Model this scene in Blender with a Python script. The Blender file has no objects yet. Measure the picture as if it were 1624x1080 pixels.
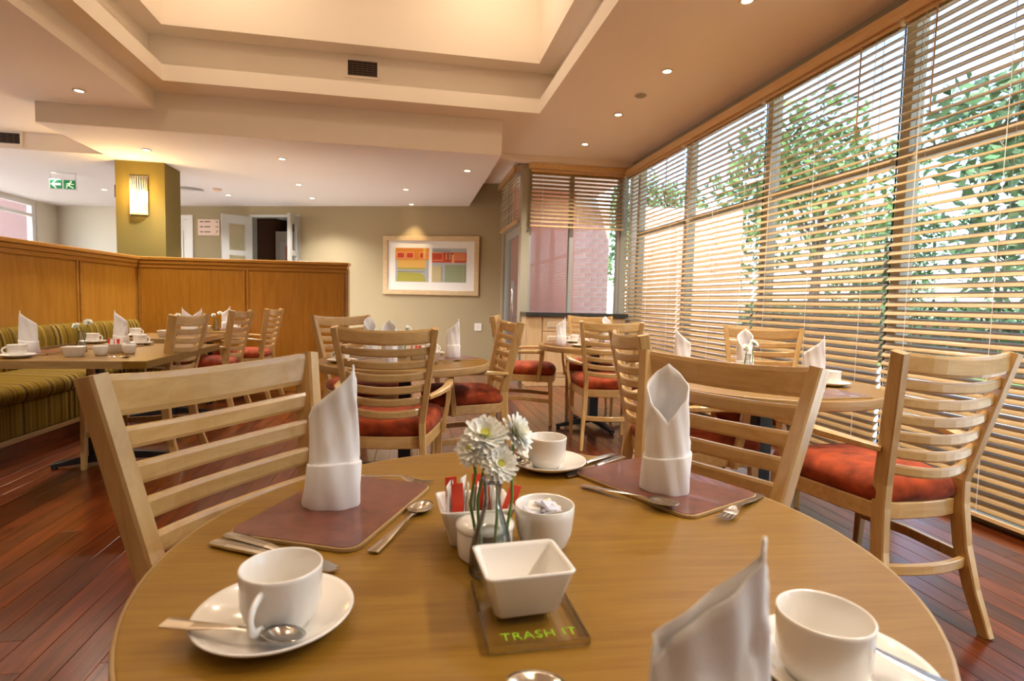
import bpy, bmesh, math, random
from math import sin, cos, pi, radians, atan2, sqrt, hypot
from mathutils import Vector, Matrix
random.seed(7)
S = bpy.context.scene
C = S.collection

# ------------------------------------------------------------------ camera, sky, sun, exposure
F_PX, PITCH, ROLL, YAW, CAM_Z = 876.57, radians(3.946), radians(1.3253), radians(10.6), 1.0511
cam = bpy.data.cameras.new('camera')
cam.sensor_width = 36.0
cam.lens = F_PX * 36.0 / 1624.0
cam.clip_start = 0.02
cam.clip_end = 300
cam.dof.use_dof = True
cam.dof.focus_distance = 1.7
cam.dof.aperture_fstop = 6.5
co = bpy.data.objects.new('camera', cam)
C.objects.link(co)
_f = Vector((sin(YAW) * cos(PITCH), cos(YAW) * cos(PITCH), -sin(PITCH)))
_r = Vector((cos(YAW), -sin(YAW), 0))
_u = _r.cross(_f)
_R = cos(ROLL) * _r + sin(ROLL) * _u
_U = cos(ROLL) * _u - sin(ROLL) * _r
co.matrix_world = Matrix(((_R.x, _U.x, -_f.x, 0), (_R.y, _U.y, -_f.y, 0), (_R.z, _U.z, -_f.z, CAM_Z), (0, 0, 0, 1)))
S.camera = co

w = bpy.data.worlds.new('sky')
S.world = w
w.use_nodes = True
nt = w.node_tree
nt.nodes.clear()
sky = nt.nodes.new('ShaderNodeTexSky')
sky.sky_type = 'NISHITA'
sky.sun_disc = False
sky.sun_elevation = radians(48)
sky.sun_rotation = radians(250)
sky.air_density = 1.0
sky.dust_density = 1.2
sky.ozone_density = 2.0
bg = nt.nodes.new('ShaderNodeBackground')
bg.inputs['Strength'].default_value = .62
wo = nt.nodes.new('ShaderNodeOutputWorld')
nt.links.new(sky.outputs[0], bg.inputs[0])
nt.links.new(bg.outputs[0], wo.inputs[0])

sl = bpy.data.lights.new('sun', 'SUN')
sl.energy = 8.5
sl.angle = radians(3)
sl.color = (1, .95, .86)
so = bpy.data.objects.new('sun', sl)
C.objects.link(so)
so.rotation_euler = (radians(40), 0, radians(-24))   # the sun stands behind the camera's back wall and runs along the window wall

S.view_settings.view_transform = 'Standard'
S.view_settings.look = 'None'
S.view_settings.gamma = 1
S.view_settings.use_curve_mapping = False
S.view_settings.exposure = 0.6
LAMP = 1.38            # one dial for all the electric lamps of the room
try:
    S.cycles.max_bounces = 8
    S.cycles.diffuse_bounces = 4
    S.cycles.glossy_bounces = 3
    S.cycles.transmission_bounces = 8
    S.cycles.transparent_max_bounces = 16
    S.cycles.sample_clamp_indirect = 6
    S.cycles.caustics_reflective = False
    S.cycles.caustics_refractive = False
except Exception:
    pass

# ------------------------------------------------------------------ materials
def nodes_of(name):
    m = bpy.data.materials.new(name)
    m.use_nodes = True
    t = m.node_tree
    return m, t, t.nodes['Principled BSDF']

def link(t, a, b):
    t.links.new(a, b)

def plain(name, col, rough=.5, metal=0, spec=.5, emis=None, estr=0, coat=0, bump=0, bscale=40, var=0.0, sheen=0, trans=0, sss=0):
    m, t, b = nodes_of(name)
    b.inputs['Base Color'].default_value = (*col, 1)
    b.inputs['Roughness'].default_value = rough
    b.inputs['Metallic'].default_value = metal
    b.inputs['Specular IOR Level'].default_value = spec
    b.inputs['Coat Weight'].default_value = coat
    b.inputs['Sheen Weight'].default_value = sheen
    b.inputs['Transmission Weight'].default_value = trans
    if emis:
        b.inputs['Emission Color'].default_value = (*emis, 1)
        b.inputs['Emission Strength'].default_value = estr
    if bump or var:
        tc = t.nodes.new('ShaderNodeTexCoord')
        n = t.nodes.new('ShaderNodeTexNoise')
        n.inputs['Scale'].default_value = bscale
        n.inputs['Detail'].default_value = 4
        link(t, tc.outputs['Object'], n.inputs['Vector'])
        if bump:
            bp = t.nodes.new('ShaderNodeBump')
            bp.inputs['Strength'].default_value = bump
            bp.inputs['Distance'].default_value = .01
            link(t, n.outputs[0], bp.inputs['Height'])
            link(t, bp.outputs[0], b.inputs['Normal'])
        if var:
            r = t.nodes.new('ShaderNodeValToRGB')
            r.color_ramp.elements[0].position = .3
            r.color_ramp.elements[1].position = .7
            r.color_ramp.elements[0].color = (*[c * (1 - var) for c in col], 1)
            r.color_ramp.elements[1].color = (*[min(1, c * (1 + var)) for c in col], 1)
            link(t, n.outputs[0], r.inputs[0])
            link(t, r.outputs[0], b.inputs['Base Color'])
    return m

def wood(name, c1, c2, stretch=(1, 12, 12), scale=3.0, rough=.35, coat=.3, rnd=.12, bump=.04, island=False, spec=.5):
    m, t, b = nodes_of(name)
    N = t.nodes.new
    tc = N('ShaderNodeTexCoord')
    mp = N('ShaderNodeMapping')
    mp.inputs['Scale'].default_value = stretch
    oi = N('ShaderNodeObjectInfo')
    link(t, tc.outputs['Object'], mp.inputs['Vector'])
    ml = N('ShaderNodeMath')
    ml.operation = 'MULTIPLY_ADD'
    ml.inputs[1].default_value = 37.0
    if island:
        gi = N('ShaderNodeNewGeometry')
        ad = N('ShaderNodeMath')
        ad.operation = 'ADD'
        link(t, gi.outputs['Random Per Island'], ad.inputs[0])
        link(t, oi.outputs['Random'], ad.inputs[1])
        fr = N('ShaderNodeMath')
        fr.operation = 'FRACT'
        link(t, ad.outputs[0], fr.inputs[0])
        rand = fr.outputs[0]
    else:
        rand = oi.outputs['Random']
    link(t, rand, ml.inputs[0])
    cb = N('ShaderNodeCombineXYZ')
    link(t, ml.outputs[0], cb.inputs[0])
    link(t, ml.outputs[0], cb.inputs[1])
    va = N('ShaderNodeVectorMath')
    link(t, mp.outputs[0], va.inputs[0])
    link(t, cb.outputs[0], va.inputs[1])
    n = N('ShaderNodeTexNoise')
    n.inputs['Scale'].default_value = scale
    n.inputs['Detail'].default_value = 6
    n.inputs['Roughness'].default_value = .62
    n.inputs['Distortion'].default_value = .6
    link(t, va.outputs[0], n.inputs['Vector'])
    r = N('ShaderNodeValToRGB')
    r.color_ramp.elements[0].position = .32
    r.color_ramp.elements[1].position = .68
    r.color_ramp.elements[0].color = (*c1, 1)
    r.color_ramp.elements[1].color = (*c2, 1)
    link(t, n.outputs[0], r.inputs[0])
    hs = N('ShaderNodeHueSaturation')
    mr = N('ShaderNodeMapRange')
    mr.inputs['To Min'].default_value = 1 - rnd
    mr.inputs['To Max'].default_value = 1 + rnd
    link(t, rand, mr.inputs['Value'])
    link(t, mr.outputs[0], hs.inputs['Value'])
    link(t, r.outputs[0], hs.inputs['Color'])
    link(t, hs.outputs[0], b.inputs['Base Color'])
    b.inputs['Roughness'].default_value = rough
    b.inputs['Coat Weight'].default_value = coat
    b.inputs['Specular IOR Level'].default_value = spec
    b.inputs['Coat Roughness'].default_value = .16
    b.inputs['Coat IOR'].default_value = 1.6 if island else 1.5
    if bump:
        bp = N('ShaderNodeBump')
        bp.inputs['Strength'].default_value = bump
        bp.inputs['Distance'].default_value = .004
        link(t, n.outputs[0], bp.inputs['Height'])
        link(t, bp.outputs[0], b.inputs['Normal'])
    return m

def thin_glass(name, tint=(.96, .98, .97), refl=.06, k=.6):
    m = bpy.data.materials.new(name)
    m.use_nodes = True
    t = m.node_tree
    t.nodes.clear()
    o = t.nodes.new('ShaderNodeOutputMaterial')
    tr = t.nodes.new('ShaderNodeBsdfTransparent')
    tr.inputs[0].default_value = (*tint, 1)
    gl = t.nodes.new('ShaderNodeBsdfGlossy')
    gl.inputs['Roughness'].default_value = .02
    lw = t.nodes.new('ShaderNodeLayerWeight')
    lw.inputs['Blend'].default_value = .25
    ml = t.nodes.new('ShaderNodeMath')
    ml.operation = 'MULTIPLY_ADD'
    ml.inputs[1].default_value = k
    ml.inputs[2].default_value = refl
    mx = t.nodes.new('ShaderNodeMixShader')
    link(t, lw.outputs['Fresnel'], ml.inputs[0])
    link(t, ml.outputs[0], mx.inputs[0])
    link(t, tr.outputs[0], mx.inputs[1])
    link(t, gl.outputs[0], mx.inputs[2])
    link(t, mx.outputs[0], o.inputs[0])
    return m

M = {}
M['oak'] = wood('pale_oak', (.50, .295, .095), (.64, .42, .170), stretch=(9, 9, 1.2), scale=4, rough=.34, coat=.75, rnd=.06)
M['oak_h'] = wood('pale_oak_across', (.50, .295, .095), (.64, .42, .170), stretch=(1.2, 9, 9), scale=4, rough=.34, coat=.75, rnd=.06)
M['table'] = wood('oak_veneer', (.205, .097, .008), (.275, .145, .017), stretch=(1.1, 16, 1), scale=5, rough=.36, coat=.12, spec=.32, rnd=.03, bump=.02)
M['edge'] = wood('oak_edging', (.34, .20, .07), (.43, .275, .11), stretch=(3, 3, 30), scale=3, rough=.4, coat=.2, rnd=.03)
M['panel'] = wood('honey_oak_panel', (.41, .170, .014), (.52, .245, .030), stretch=(8, 8, .9), scale=3, rough=.38, coat=.25, rnd=.07)
M['cap'] = wood('honey_oak_moulding', (.40, .165, .018), (.51, .24, .036), stretch=(.9, .9, 12), scale=4, rough=.35, coat=.3, rnd=.04)
M['slat'] = wood('blind_slat_wood', (.40, .26, .11), (.51, .35, .165), stretch=(9, 1, 1), scale=3, rough=.45, coat=.15, rnd=.07, bump=.01)
M['blindrail'] = wood('blind_rail_wood', (.76, .49, .22), (.86, .60, .30), stretch=(9, 1, 9), scale=3, rough=.4, coat=.2, rnd=.03, bump=.01)
M['floor'] = wood('jarrah_plank', (.045, .007, .0010), (.16, .032, .0042), stretch=(14, .9, 2), scale=3.2, rough=.3, coat=.75, spec=.25, rnd=.38, bump=.03, island=True)
M['subfloor'] = plain('dark_joint', (.03, .012, .006), .7)
M['birch'] = wood('cabinet_wood', (.62, .42, .21), (.72, .52, .29), stretch=(7, 7, 1), scale=3, rough=.4, coat=.2, rnd=.04)
M['frame_wood'] = wood('picture_frame_wood', (.55, .40, .22), (.66, .50, .30), stretch=(2, 2, 8), scale=5, rough=.4, rnd=.03)
M['ceil'] = plain('cream_ceiling_paint', (.93, .83, .72), .85, bump=.02, bscale=60)
M['ceil_white'] = plain('white_ceiling_paint', (.87, .84, .82), .85)
M['olive'] = plain('olive_wall_paint', (.40, .325, .19), .8, bump=.03, bscale=80)
M['olive_dark'] = plain('olive_column_paint', (.17, .125, .022), .8, bump=.03, bscale=80)
M['palewall'] = plain('pale_wall_paint', (.74, .68, .56), .85)
M['white_paint'] = plain('white_gloss_paint', (.82, .80, .77), .35)
M['alu'] = plain('grey_aluminium', (.52, .52, .49), .4, metal=.4)
M['alu_olive'] = plain('olive_grey_window_frame', (.40, .36, .26), .45)
M['mullion'] = plain('beige_window_frame', (.60, .54, .42), .5)
M['bounce_tile'] = plain('pale_bounce_tile', (.80, .77, .73), .4)
M['black'] = plain('black_powder_coat', (.012, .013, .016), .38)
M['granite'] = plain('black_granite', (.025, .025, .027), .15, coat=.4, var=.9, bscale=160)
M['china'] = plain('white_china', (.84, .80, .74), .18, coat=.5)
M['china_flat'] = plain('white_china_inside', (.80, .76, .70), .3)
M['linen'] = plain('white_linen', (.86, .84, .84), .9, bump=.06, bscale=500, sheen=.3)
M['steel'] = plain('polished_steel', (.66, .63, .58), .16, metal=1)
M['mat'] = plain('oxblood_leatherette', (.155, .048, .030), .30, coat=.3, var=.25, bscale=35, bump=.05)
M['matedge'] = plain('cork_board_edge', (.42, .27, .11), .6)
M['red_seat'] = plain('rust_velvet', (.30, .047, .010), .85, spec=.2, var=.45, bscale=17, sheen=.08)
M['red_paper'] = plain('red_sachet_paper', (.72, .055, .02), .45)
M['white_paper'] = plain('white_sachet_paper', (.86, .82, .78), .6)
M['lilac_paper'] = plain('pale_lilac_wrapper', (.66, .66, .76), .4)
M['cream_paper'] = plain('cream_wrapper', (.82, .72, .5), .5)
M['petal'] = plain('white_petal', (.94, .94, .88), .6)
M['petal_c'] = plain('yellow_green_flower_centre', (.60, .60, .10), .7)
M['stem'] = plain('green_stem', (.13, .25, .035), .5)
M['leaf'] = plain('tree_leaf', (.10, .19, .05), .55, var=.45, bscale=3)
M['leaf2'] = plain('dark_tree_leaf', (.06, .13, .05), .55, var=.4, bscale=3)
M['bark'] = plain('bark', (.12, .085, .055), .9, bump=.4, bscale=20)
M['grass'] = plain('lawn', (.16, .25, .07), .9, var=.3, bscale=6)
M['paving'] = plain('pale_paving', (.72, .67, .60), .85, var=.12, bscale=4)
M['salmon'] = plain('salmon_render', (.86, .40, .31), .8)
M['brick'] = plain('pinkish_brick', (.72, .42, .33), .85, var=.18, bscale=9)
M['mortar'] = plain('pale_mortar', (.80, .76, .70), .9)
M['house'] = plain('pale_house_wall', (.78, .76, .72), .8)
M['roof'] = plain('pale_roof_sheet', (.70, .70, .70), .5)
M['darkglass'] = plain('dark_window_glass', (.05, .07, .09), .1)
M['cord'] = plain('white_cord', (.85, .84, .78), .6)
M['lamp'] = plain('lamp_lens', (1, .9, .7), .4, emis=(1, .78, .48), estr=14)
M['tube'] = plain('sconce_glass', (1, .86, .55), .4, emis=(1, .70, .27), estr=1.5)
M['dark'] = plain('dark_void', (.012, .010, .009), .8)
M['brownwall'] = plain('dark_brown_wall', (.12, .055, .025), .8)
M['exit_green'] = plain('sign_green', (.0, .16, .055), .5, emis=(.0, .25, .08), estr=.25)
M['exit_pale'] = plain('sign_pale_green', (.75, .85, .6), .5, emis=(.8, .9, .6), estr=.5)
M['acrylic_white'] = plain('frosted_acrylic', (.82, .82, .80), .3)
M['pinksign'] = plain('pale_pink_sign_board', (.82, .62, .50), .6)
M['ink'] = plain('dark_print', (.16, .10, .08), .7)
M['green_text'] = plain('lime_green_lettering', (.30, .52, .02), .5)
M['glass'] = thin_glass('window_glass', (.97, .98, .97), .03, .3)
M['vaseglass'] = thin_glass('vase_glass', (.95, .965, .955), .08, .8)
M['acrylic'] = thin_glass('clear_acrylic', (1, 1, .995), .03, .12)
M['acrylic_edge'] = thin_glass('acrylic_edge', (.90, .88, .84), .35, .5)
M['socket'] = plain('white_plastic', (.84, .82, .78), .4)
M['mount'] = plain('white_mount_board', (.80, .78, .74), .8)
for k, c in dict(art_orange=(.62, .22, .02), art_red=(.50, .045, .01), art_coral=(.66, .20, .07), art_lime=(.38, .36, .06), art_grey=(.38, .40, .42),
                 art_sage=(.26, .30, .17), art_sand=(.50, .42, .22), art_peach=(.75, .36, .18), art_dark=(.08, .06, .05), art_gold=(.70, .42, .10)).items():
    M[k] = plain(k.replace('art', 'print'), c, .6)

def striped_fabric():
    m, t, b = nodes_of('green_striped_upholstery')
    N = t.nodes.new
    tc = N('ShaderNodeTexCoord')
    sp = N('ShaderNodeSeparateXYZ')
    link(t, tc.outputs['Object'], sp.inputs[0])
    cb = N('ShaderNodeCombineXYZ')
    ml = N('ShaderNodeMath')
    ml.operation = 'MULTIPLY'
    ml.inputs[1].default_value = 26
    link(t, sp.outputs[1], ml.inputs[0])
    link(t, ml.outputs[0], cb.inputs[0])
    n = N('ShaderNodeTexNoise')
    n.inputs['Scale'].default_value = 1.3
    n.inputs['Detail'].default_value = 3
    n.noise_dimensions = '2D'
    link(t, cb.outputs[0], n.inputs['Vector'])
    r = N('ShaderNodeValToRGB')
    e = r.color_ramp.elements
    e[0].position = .33
    e[0].color = (.060, .030, .002, 1)
    e[1].position = .66
    e[1].color = (.40, .27, .06, 1)
    for p, c in ((.44, (.18, .10, .003)), (.5, (.27, .16, .004)), (.56, (.12, .072, .006))):
        x = e.new(p)
        x.color = (*c, 1)
    link(t, n.outputs[0], r.inputs[0])
    n2 = N('ShaderNodeTexNoise')
    n2.inputs['Scale'].default_value = 90
    link(t, tc.outputs['Object'], n2.inputs['Vector'])
    mx = N('ShaderNodeMix')
    mx.data_type = 'RGBA'
    mx.blend_type = 'MULTIPLY'
    mx.inputs[0].default_value = .35
    link(t, r.outputs[0], mx.inputs[6])
    link(t, n2.outputs[0], mx.inputs[7])
    link(t, mx.outputs[2], b.inputs['Base Color'])
    b.inputs['Roughness'].default_value = .85
    b.inputs['Specular IOR Level'].default_value = .15
    return m
M['stripe'] = striped_fabric()

# ------------------------------------------------------------------ mesh helpers
class MB:
    def __init__(s):
        s.v, s.f, s.sm = [], [], []
    def add(s, vs, fs, smooth=False):
        o = len(s.v)
        s.v += [tuple(p) for p in vs]
        s.f += [tuple(i + o for i in q) for q in fs]
        s.sm += [smooth] * len(fs)
        return s
    def xf(s, mat):
        s.v = [tuple(mat @ Vector(p)) for p in s.v]
        return s
    def merge(s, o):
        return s.add(o.v, o.f, False) if not o.sm else s._m(o)
    def _m(s, o):
        k = len(s.v)
        s.v += o.v
        s.f += [tuple(i + k for i in q) for q in o.f]
        s.sm += o.sm
        return s
    def box(s, x0, x1, y0, y1, z0, z1, b=0.0):
        if b <= 0:
            vs = [(x0, y0, z0), (x1, y0, z0), (x1, y1, z0), (x0, y1, z0), (x0, y0, z1), (x1, y0, z1), (x1, y1, z1), (x0, y1, z1)]
            return s.add(vs, [(0, 3, 2, 1), (4, 5, 6, 7), (0, 1, 5, 4), (1, 2, 6, 5), (2, 3, 7, 6), (3, 0, 4, 7)])
        bm = bmesh.new()
        bmesh.ops.create_cube(bm, size=1, matrix=Matrix.Translation(((x0 + x1) / 2, (y0 + y1) / 2, (z0 + z1) / 2)) @ Matrix.Diagonal((x1 - x0, y1 - y0, z1 - z0, 1)))
        bmesh.ops.bevel(bm, geom=bm.edges[:], offset=b, segments=2, affect='EDGES', profile=.5)
        return s.bm(bm)
    def bm(s, bm, smooth=False):
        bm.verts.index_update()
        s.add([v.co[:] for v in bm.verts], [[v.index for v in f.verts] for f in bm.faces], smooth)
        bm.free()
        return s
    def prism(s, pts, z0, z1, b=0.0):
        """pts counter-clockwise"""
        n = len(pts)
        if b <= 0:
            s.add([(x, y, z0) for x, y in pts] + [(x, y, z1) for x, y in pts],
                  [tuple(range(n - 1, -1, -1)), tuple(range(n, 2 * n))] + [(i, (i + 1) % n, n + (i + 1) % n, n + i) for i in range(n)])
            return s
        cx, cy = sum(p[0] for p in pts) / n, sum(p[1] for p in pts) / n
        def ins(d):
            return [(x - (x - cx) / max(1e-6, hypot(x - cx, y - cy)) * d, y - (y - cy) / max(1e-6, hypot(x - cx, y - cy)) * d) for x, y in pts]
        rings = [(ins(b), z0), (pts, z0 + b), (pts, z1 - b), (ins(b * .3), z1 - b * .3), (ins(b), z1)]
        vs, fs = [], []
        for p, z in rings:
            vs += [(x, y, z) for x, y in p]
        for k in range(len(rings) - 1):
            fs += [(k * n + i, k * n + (i + 1) % n, (k + 1) * n + (i + 1) % n, (k + 1) * n + i) for i in range(n)]
        fs += [tuple(range(n - 1, -1, -1)), tuple(range((len(rings) - 1) * n, len(rings) * n))]
        return s.add(vs, fs)
    def lathe(s, prof, n=32, close_top=False, close_bot=False, sx=1, sy=1, smooth=True, cx=0, cy=0):
        vs, fs = [], []
        for r, z in prof:
            vs += [(cx + sx * r * cos(2 * pi * i / n), cy + sy * r * sin(2 * pi * i / n), z) for i in range(n)]
        for k in range(len(prof) - 1):
            fs += [(k * n + i, k * n + (i + 1) % n, (k + 1) * n + (i + 1) % n, (k + 1) * n + i) for i in range(n)]
        s.add(vs, fs, smooth)
        m = len(s.v) - len(vs)
        if close_bot:
            s.f.append(tuple(m + i for i in range(n - 1, -1, -1)))
            s.sm.append(False)
        if close_top:
            s.f.append(tuple(m + (len(prof) - 1) * n + i for i in range(n)))
            s.sm.append(False)
        return s
    def sweep(s, path, a, b, up=(0, 0, 1), bev=.2, taper=None, round_=False, n=12):
        """a = size across (side), b = size along up; rounded rectangle section or ellipse"""
        path = [Vector(p) for p in path]
        up = Vector(up)
        if round_:
            sec = [(cos(2 * pi * i / n) / 2, sin(2 * pi * i / n) / 2) for i in range(n)]
        else:
            k = bev / 2
            sec = [(-.5 + k, -.5), (.5 - k, -.5), (.5, -.5 + k), (.5, .5 - k), (.5 - k, .5), (-.5 + k, .5), (-.5, .5 - k), (-.5, -.5 + k)]
        m = len(sec)
        vs = []
        for i, p in enumerate(path):
            t = (path[min(i + 1, len(path) - 1)] - path[max(i - 1, 0)]).normalized()
            sd = t.cross(up)
            sd = sd.normalized() if sd.length > 1e-6 else Vector((1, 0, 0))
            uu = sd.cross(t).normalized()
            q = taper[i] if taper else 1
            qa, qb = (q if isinstance(q, tuple) else (q, q))
            vs += [tuple(p + sd * x * a * qa + uu * y * b * qb) for x, y in sec]
        fs = []
        for k in range(len(path) - 1):
            fs += [(k * m + i, k * m + (i + 1) % m, (k + 1) * m + (i + 1) % m, (k + 1) * m + i) for i in range(m)]
        fs += [tuple(range(m - 1, -1, -1)), tuple(range((len(path) - 1) * m, len(path) * m))]
        s.add(vs, fs[:-2], round_)
        o = len(s.v) - len(vs)
        s.f += [tuple(o + i for i in fs[-2]), tuple(o + i for i in fs[-1])]
        s.sm += [False, False]
        return s

def mesh_of(name, mb, mat):
    me = bpy.data.meshes.new(name)
    me.from_pydata(mb.v, [], mb.f)
    me.polygons.foreach_set('use_smooth', mb.sm)
    if mat:
        me.materials.append(M[mat] if isinstance(mat, str) else mat)
    bm = bmesh.new()
    bm.from_mesh(me)
    bmesh.ops.recalc_face_normals(bm, faces=bm.faces[:])
    bm.to_mesh(me)
    bm.free()
    me.update()
    return me

def obj(name, mb, mat, parent=None, loc=None, rz=0):
    me = mb if isinstance(mb, bpy.types.Mesh) else mesh_of(name, mb, mat)
    o = bpy.data.objects.new(name, me)
    C.objects.link(o)
    if parent:
        o.parent = parent
    if loc is not None:
        o.location = loc
    o.rotation_euler.z = rz
    return o

def tag(o, label=None, cat=None, group=None, kind=None):
    for k, v in (('label', label), ('category', cat), ('group', group), ('kind', kind)):
        if v:
            o[k] = v
    return o

def thing(name, label, cat, loc=(0, 0, 0), rz=0, group=None, kind=None):
    o = bpy.data.objects.new(name, None)
    C.objects.link(o)
    o.empty_display_size = .05
    o.location = loc
    o.rotation_euler.z = rz
    return tag(o, label, cat, group, kind)

def struct(name, mb, mat, parent=None, loc=None, rz=0):
    o = obj(name, mb, mat, parent, loc, rz)
    if not parent:
        o['kind'] = 'structure'
    return o

def dup(root, loc, rz, label=None, group=None):
    r = root.copy()
    C.objects.link(r)
    r.location = loc
    r.rotation_euler = (0, 0, rz)
    if label:
        r['label'] = label
    if group:
        r['group'] = group
    for ch in list(root.children):
        c = ch.copy()
        C.objects.link(c)
        c.parent = r
        for g in list(ch.children):
            d = g.copy()
            C.objects.link(d)
            d.parent = c
    return r

class Proto:
    """first use moves the original, later uses copy it"""
    def __init__(s, root):
        s.r, s.used = root, False
    def put(s, loc, rz=0, label=None, group=None):
        if not s.used:
            s.used = True
            s.r.location = loc
            s.r.rotation_euler = (0, 0, rz)
            if label:
                s.r['label'] = label
            if group:
                s.r['group'] = group
            return s.r
        return dup(s.r, loc, rz, label, group)

def rrect(hx, hy, r, n=5, cx=0, cy=0):
    p = []
    for k, (sx, sy) in enumerate(((1, 1), (-1, 1), (-1, -1), (1, -1))):
        for i in range(n + 1):
            a = pi / 2 * (k + i / n)
            p.append((cx + sx * (hx - r) + r * cos(a), cy + sy * (hy - r) + r * sin(a)))
    return p

def circle(r, n=64):
    return [(r * cos(2 * pi * i / n), r * sin(2 * pi * i / n)) for i in range(n)]

# ------------------------------------------------------------------ room measures
WX = 2.85          # inner face of the window wall
FY = 7.1           # far window wall
DX = 1.42          # door wall
CZ, SZ = 2.9, 2.55  # main ceiling, dropped ceiling
BEAM = 5.72
NEAR = -2.6
LX = -6.1

# floor: the boards you can pick apart are parts, the rest one part
fl = MB().box(LX - .2, WX + .35, NEAR - .2, 12.6, -.12, -.012)
floor = struct('floor', fl, 'subfloor')
plank_meshes = {}
rest = MB()
cands = []
pw = .092
ix = 0
x = LX
while x < WX + .1:
    y = NEAR - random.random() * 1.2
    while y < 12.4:
        L = random.choice((1.0, 1.2, 1.4))
        cands.append((x, y, L))
        y += L
    x += pw
def in_view(c):
    x, y, L = c
    cx, cy = x + pw / 2, y + L / 2
    if cy + L / 2 < .75 or cy > 6.6 or cx < -2.35 or cx > WX:
        return 9e9
    az = atan2(cx, max(cy, .3))
    if not (radians(-34) < az < radians(56)):
        return 9e9
    return hypot(cx, cy)
cands.sort(key=in_view)
for i, (x, y, L) in enumerate(cands):
    g = .0008
    if i < 290 and in_view((x, y, L)) < 1e9:
        if L not in plank_meshes:
            plank_meshes[L] = mesh_of('plank', MB().box(g, pw - g, g, L - g, -.012, 0, b=.0012), 'floor')
        obj('plank', plank_meshes[L], None, floor, (x, y, 0))
    else:
        rest.box(x + g, x + pw - g, y + g, y + L - g, -.012, 0)
o = obj('planks', rest, 'floor', floor)
o['kind'] = 'stuff'

struct('floor_bounce', MB().box(-3.4, -.80, 6.75, 12.0, .001, .006), 'bounce_tile')  # unseen pale slab, added behind the partition to bounce light onto the dropped ceiling
# ceilings
mb = MB()
RX0, RX1, RY0, RY1 = -2.12, 1.235, -1.4, 5.41     # opening of the coffer
LP = .05
mb.box(LX - .2, RX0 - LP, NEAR, FY + 2.2, CZ, CZ + .06).box(RX1 + LP, WX + .3, NEAR, FY + 2.2, CZ, CZ + .06)
mb.box(RX0 - LP, RX1 + LP, RY1 + LP, FY + 2.2, CZ, CZ + .06).box(RX0 - LP, RX1 + LP, NEAR, RY0 - LP, CZ, CZ + .06)
for (a, b_, c, d) in ((RX0 - .05, RX0, RY0 - .05, RY1 + .05), (RX1, RX1 + .05, RY0 - .05, RY1 + .05), (RX0, RX1, RY1, RY1 + .05), (RX0, RX1, RY0 - .05, RY0)):
    mb.box(a, b_, c, d, CZ, 3.037)
struct('ceiling', mb, 'ceil')
mb = MB()
OX0, OX1, OY0, OY1 = -2.285, 1.40, -1.56, 5.55       # wall of the coffer behind the lip
IX0, IX1, IY0, IY1 = -2.09, 1.20, -1.37, 5.33        # upper opening
T = .06
def ring(mb, o, i, z0, z1):
    (ox0, ox1, oy0, oy1), (ix0, ix1, iy0, iy1) = o, i
    mb.box(ox0, ix0, oy0, oy1, z0, z1).box(ix1, ox1, oy0, oy1, z0, z1).box(ix0, ix1, iy1, oy1, z0, z1).box(ix0, ix1, oy0, iy0, z0, z1)
O_ = (OX0, OX1, OY0, OY1)
I_ = (IX0, IX1, IY0, IY1)
ring(mb, (OX0 - T, OX1 + T, OY0 - T, OY1 + T), O_, CZ + .06, 3.335)
ring(mb, (OX0 - T, OX1 + T, OY0 - T, OY1 + T), I_, 3.335, 3.41)
ring(mb, (IX0 - T, IX1 + T, IY0 - T, IY1 + T), I_, 3.41, 4.4)
mb.box(IX0 - T, IX1 + T, IY0 - T, IY1 + T, 4.4, 4.46)
struct('trim_1', mb, 'ceil')
# dropped ceiling at the back and left lower ceiling
SX0, SX1 = -3.27, .915
mb = MB().box(SX0, SX1, BEAM, 11.6, SZ, CZ - .001)
struct('trim_2', mb, 'ceil_white')
mb = MB().box(SX0, SX1, BEAM - .012, BEAM - .001, SZ + .001, CZ - .001)
struct('trim_3', mb, 'ceil')
mb = MB().box(LX, -2.31, NEAR, BEAM - .013, 2.73, CZ - .001).box(LX, SX0 - .001, BEAM - .013, 6.85, 2.73, CZ - .001)
struct('trim_4', mb, 'ceil')
mb = MB().box(LX, SX0 - .001, 6.851, 12.0, SZ, CZ - .001)
struct('trim_5', mb, 'ceil_white')
mb = MB().box(LX, SX0 - .001, 6.838, 6.85, SZ + .001, 2.729)
struct('trim_6', mb, 'ceil')
struct('trim_7', MB().box(DX - .4, WX, FY - .18, FY - .001, 2.835, CZ - .001), 'ceil')

# back wall, slanted; local s axis along the wall from the far left to the door wall
BA = Vector((-3.9, 10.417))
BD = Vector((.9499, -.3126))
BROT = atan2(BD.y, BD.x)
def bw(s, d=0):     # point on the wall, d towards the room
    return (BA.x + BD.x * s + BD.y * d, BA.y + BD.y * s - BD.x * d, 0)
bwloc = (BA.x, BA.y, 0)
mb = MB()
mb.box(.30, 1.36, 0, .14, 0, SZ).box(2.20, 5.62, 0, .14, 0, CZ)
mb.box(-.78, .30, 0, .14, 2.40, SZ).box(1.36, 2.20, 0, .14, 2.40, SZ)
struct('wall_back', mb, 'olive', loc=bwloc, rz=BROT)
struct('wall_back_left', MB().box(-2.32, -.78, 0, .14, 0, SZ), 'palewall', loc=bwloc, rz=BROT)
struct('baseboard_back', MB().box(2.24, 5.6, -.018, -.001, 0, .11, .004), 'olive', loc=bwloc, rz=BROT)
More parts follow.
